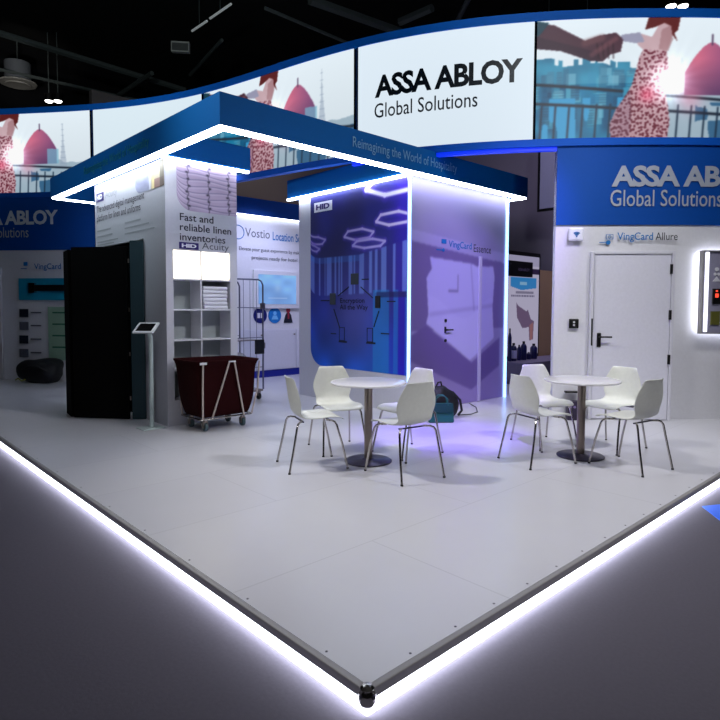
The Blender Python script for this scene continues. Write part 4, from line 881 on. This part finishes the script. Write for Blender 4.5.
# hanging framed banner and rail spots in the gap
A = atx(537,212,11.5); Bp = atx(566,203,11.5)
e = empty('hanging_banner', (11.5,A[1],A[2]), label='black framed pale banner hanging beyond the gap left of the blue wall', cat='banner')
b = MB(); yw = A[1]-Bp[1]; b.box((0,-yw-.6,0), (.05,0,2.0)); b.build('frame', M_black, e)
b = MB(); b.box((-.01,-yw-.54,.06), (0,-.07,1.94)); b.build('banner_print', mat('banner_lilac', (150,150,180), .6), e)
for yy in (-.2, -yw-.4): b = MB(); b.tube([(.02,yy,2.0),(.02,yy,9.6-A[2])], .012, 6); b.build('hanging_cable', M_truss, e)
text_obj('lettering', 'LOCK', lambda X, Y: np.stack([0*X-.016, -.55-X, 1.12+Y], -1), .55, .16, M_ink, e, .02)
text_obj('lettering', 'global', lambda X, Y: np.stack([0*X-.016, -.50-X, .14+Y], -1), .6, .18, M_inkblue, e, .02)
b = MB(); b.tube([tuple(aty(480,166,9.5)), tuple(aty(545,151,9.5))], .02, 8); tag(b.build('lighting_rail', M_inkgrey), 'thin grey rail with black spotlights beyond the gap', 'rail')
for i, (px, py) in enumerate(((500,158),(520,156))):
    q = aty(px, py, 9.4); e = empty('rail_spotlight', tuple(q), label=['left black spotlight on the grey rail beyond the gap','right black spotlight on the grey rail beyond the gap'][i], cat='spotlight', group='spotlights on the rail')
    b = MB(); b.box((-.10,-.06,-.10), (.10,.06,.10)); b.build('housing', M_black, e, bevel=.01); b = MB(); b.tube([(0,.0,.1),(0,.08,.16)], .015, 8); b.build('bracket', M_black, e)
# grey background partitions behind the stand
b = MB(); b.box((3.2,12.0,0), (11.0,12.15,6.2)); tag(b.build('background_partition', mat('partition_brown', (92,84,86), .8)), 'tall brownish grey partition far behind the middle wall', 'partition')
b = MB(); b.box((13.0,2.0,0), (13.15,11.8,6.8)); tag(b.build('background_partition', mat('partition_violet', (120,114,132), .8)), 'tall grey violet partition behind the neighbouring stand', 'partition')

# ------------------------------------------------------------------ ceiling gear
def beam(a, b_, z, th, label, name='ceiling_beam'):
    p = atz(*a, z); q = atz(*b_, z); b = MB(); b.tube([tuple(p), tuple(q)], th, 6); return tag(b.build(name, M_truss), label, 'beam')
beam((-20,27), (185,90), 8.6, .09, 'long dark beam crossing the ceiling at upper left')
beam((-20,65), (150,103), 8.4, .05, 'thin cable tray below the long beam, right of the round ceiling unit')
beam((152,73), (105,104), 8.4, .07, 'short dark beam branching down from the long ceiling beam')
beam((222,40), (190,75), 8.8, .05, 'faint thin beam right of the small rectangular vent')
beam((310,0), (400,32), 8.8, .12, 'wide dim beam above the middle screens')
beam((400,22), (432,8), 8.4, .10, 'short dim beam above the company name screen')
beam((455,25), (470,-4), 8.4, .06, 'thin steep beam above the company name screen')
beam((265,8), (350,44), 8.4, .045, 'thin pale beam ending above the screen seam')
e = empty('ceiling_diffuser', tuple(atz(18,84,8.2)), label='round grey ceiling unit with wide rim hanging at upper left', cat='ceiling unit')
b = MB(); b.lathe([(.50,-.0),(.52,.03),(.44,.07),(.38,.07)], n=40); b.lathe([(.20,-.03),(.34,-.05),(.35,-.02),(.2,0)], n=32); b.build('rim', mat('diffuser_white', (190,186,180), .5), e, smooth=True)
b = MB(); b.lathe([(.36,.07),(.36,.62)], n=32); b.build('duct', mat('duct_grey', (120,124,132), .5), e, smooth=True)
b = MB(); b.tube([(0,0,.6),(0,0,1.38)], .02, 8); b.build('hanging_rod', M_truss, e)
M_dl = mat('downlight', (255,255,255), emit=(1,.98,.9), strength=6)
def twin(px, py, dx, dy, z, label):
    c = atz(px, py, z); e = empty('twin_downlight', tuple(c), label=label, cat='downlight')
    q = atz(px+dx, py+dy, z)-c; s = atz(px+1, py, z)-c
    for k in (-.5,.5):
        o = q*k; b = MB(); b.lathe([(.125,.0),(.125,.2)], (o[0],o[1]), 20); hs = b.build('housing', M_black, e); b = MB(); b.lathe([(.04,-.05),(.08,-.04),(.105,-.02),(.11,-.001)], (o[0],o[1]), 20); b.build('lamp', M_dl, hs, smooth=True); b = MB(); b.tube([(o[0],o[1],.2),(o[0],o[1],9.6-c[2])], .015, 6); b.build('hanging_rod', M_truss, hs)
twin(53.5,101,9,0,7.6, 'pair of bright round downlights above the leftmost screen')
twin(677,6,12,0,8.4, 'pair of bright downlights above the rightmost screen')
c = atz(180,46.5,8.6); e = empty('ceiling_vent', tuple(c), label='small pale rectangular ceiling fixture left of the canopy peak', cat='ceiling vent')
rx = (atz(189,47,8.6)-c)[:2]; rx = Vector((rx[0],rx[1],0)); nx_ = Vector((-.684,-.73,.0)); upv = Vector((0,0,1))
b = MB()
for (x0, x1, y0, y1) in ((-1,1,.10,.14),(-1,1,-.14,-.10),(-1,-.9,-.10,.10),(.9,1,-.10,.10)):
    b.poly([tuple(rx*x+upv*y) for x, y in ((x0,y0),(x1,y0),(x1,y1),(x0,y1))], tuple(nx_*-.12))
b.build('frame', mat('vent_white', (205,205,200), .5), e)
b = MB()
for k in range(5): y = -.085+k*.038; b.poly([tuple(rx*x+upv*yy) for x, yy in ((-.9,y),(.9,y),(.9,y+.03),(-.9,y+.03))], tuple(nx_*-.05))
b.build('slat', mat('vent_slat', (110,112,112), .5), e)
M_ll = mat('line_light', (255,255,255), emit=(.7,.78,.8), strength=.16)
for (a, c_, lab) in (((192,31),(207,21),'lower dim dash light on the ceiling at upper left'), ((210,18.5),(231,4),'upper dim dash light on the ceiling at upper left')):
    p = atz(*a, 8.9); q = atz(*c_, 8.9); b = MB(); b.tube([tuple(p),tuple(q)], .03, 6); o = tag(b.build('line_light', M_ll), lab, 'light', 'dash lights on the ceiling'); mm = (p+q)/2; b = MB(); b.tube([tuple(mm),(mm[0],mm[1],9.6)], .01, 6); b.build('hanging_rod', M_truss, o)
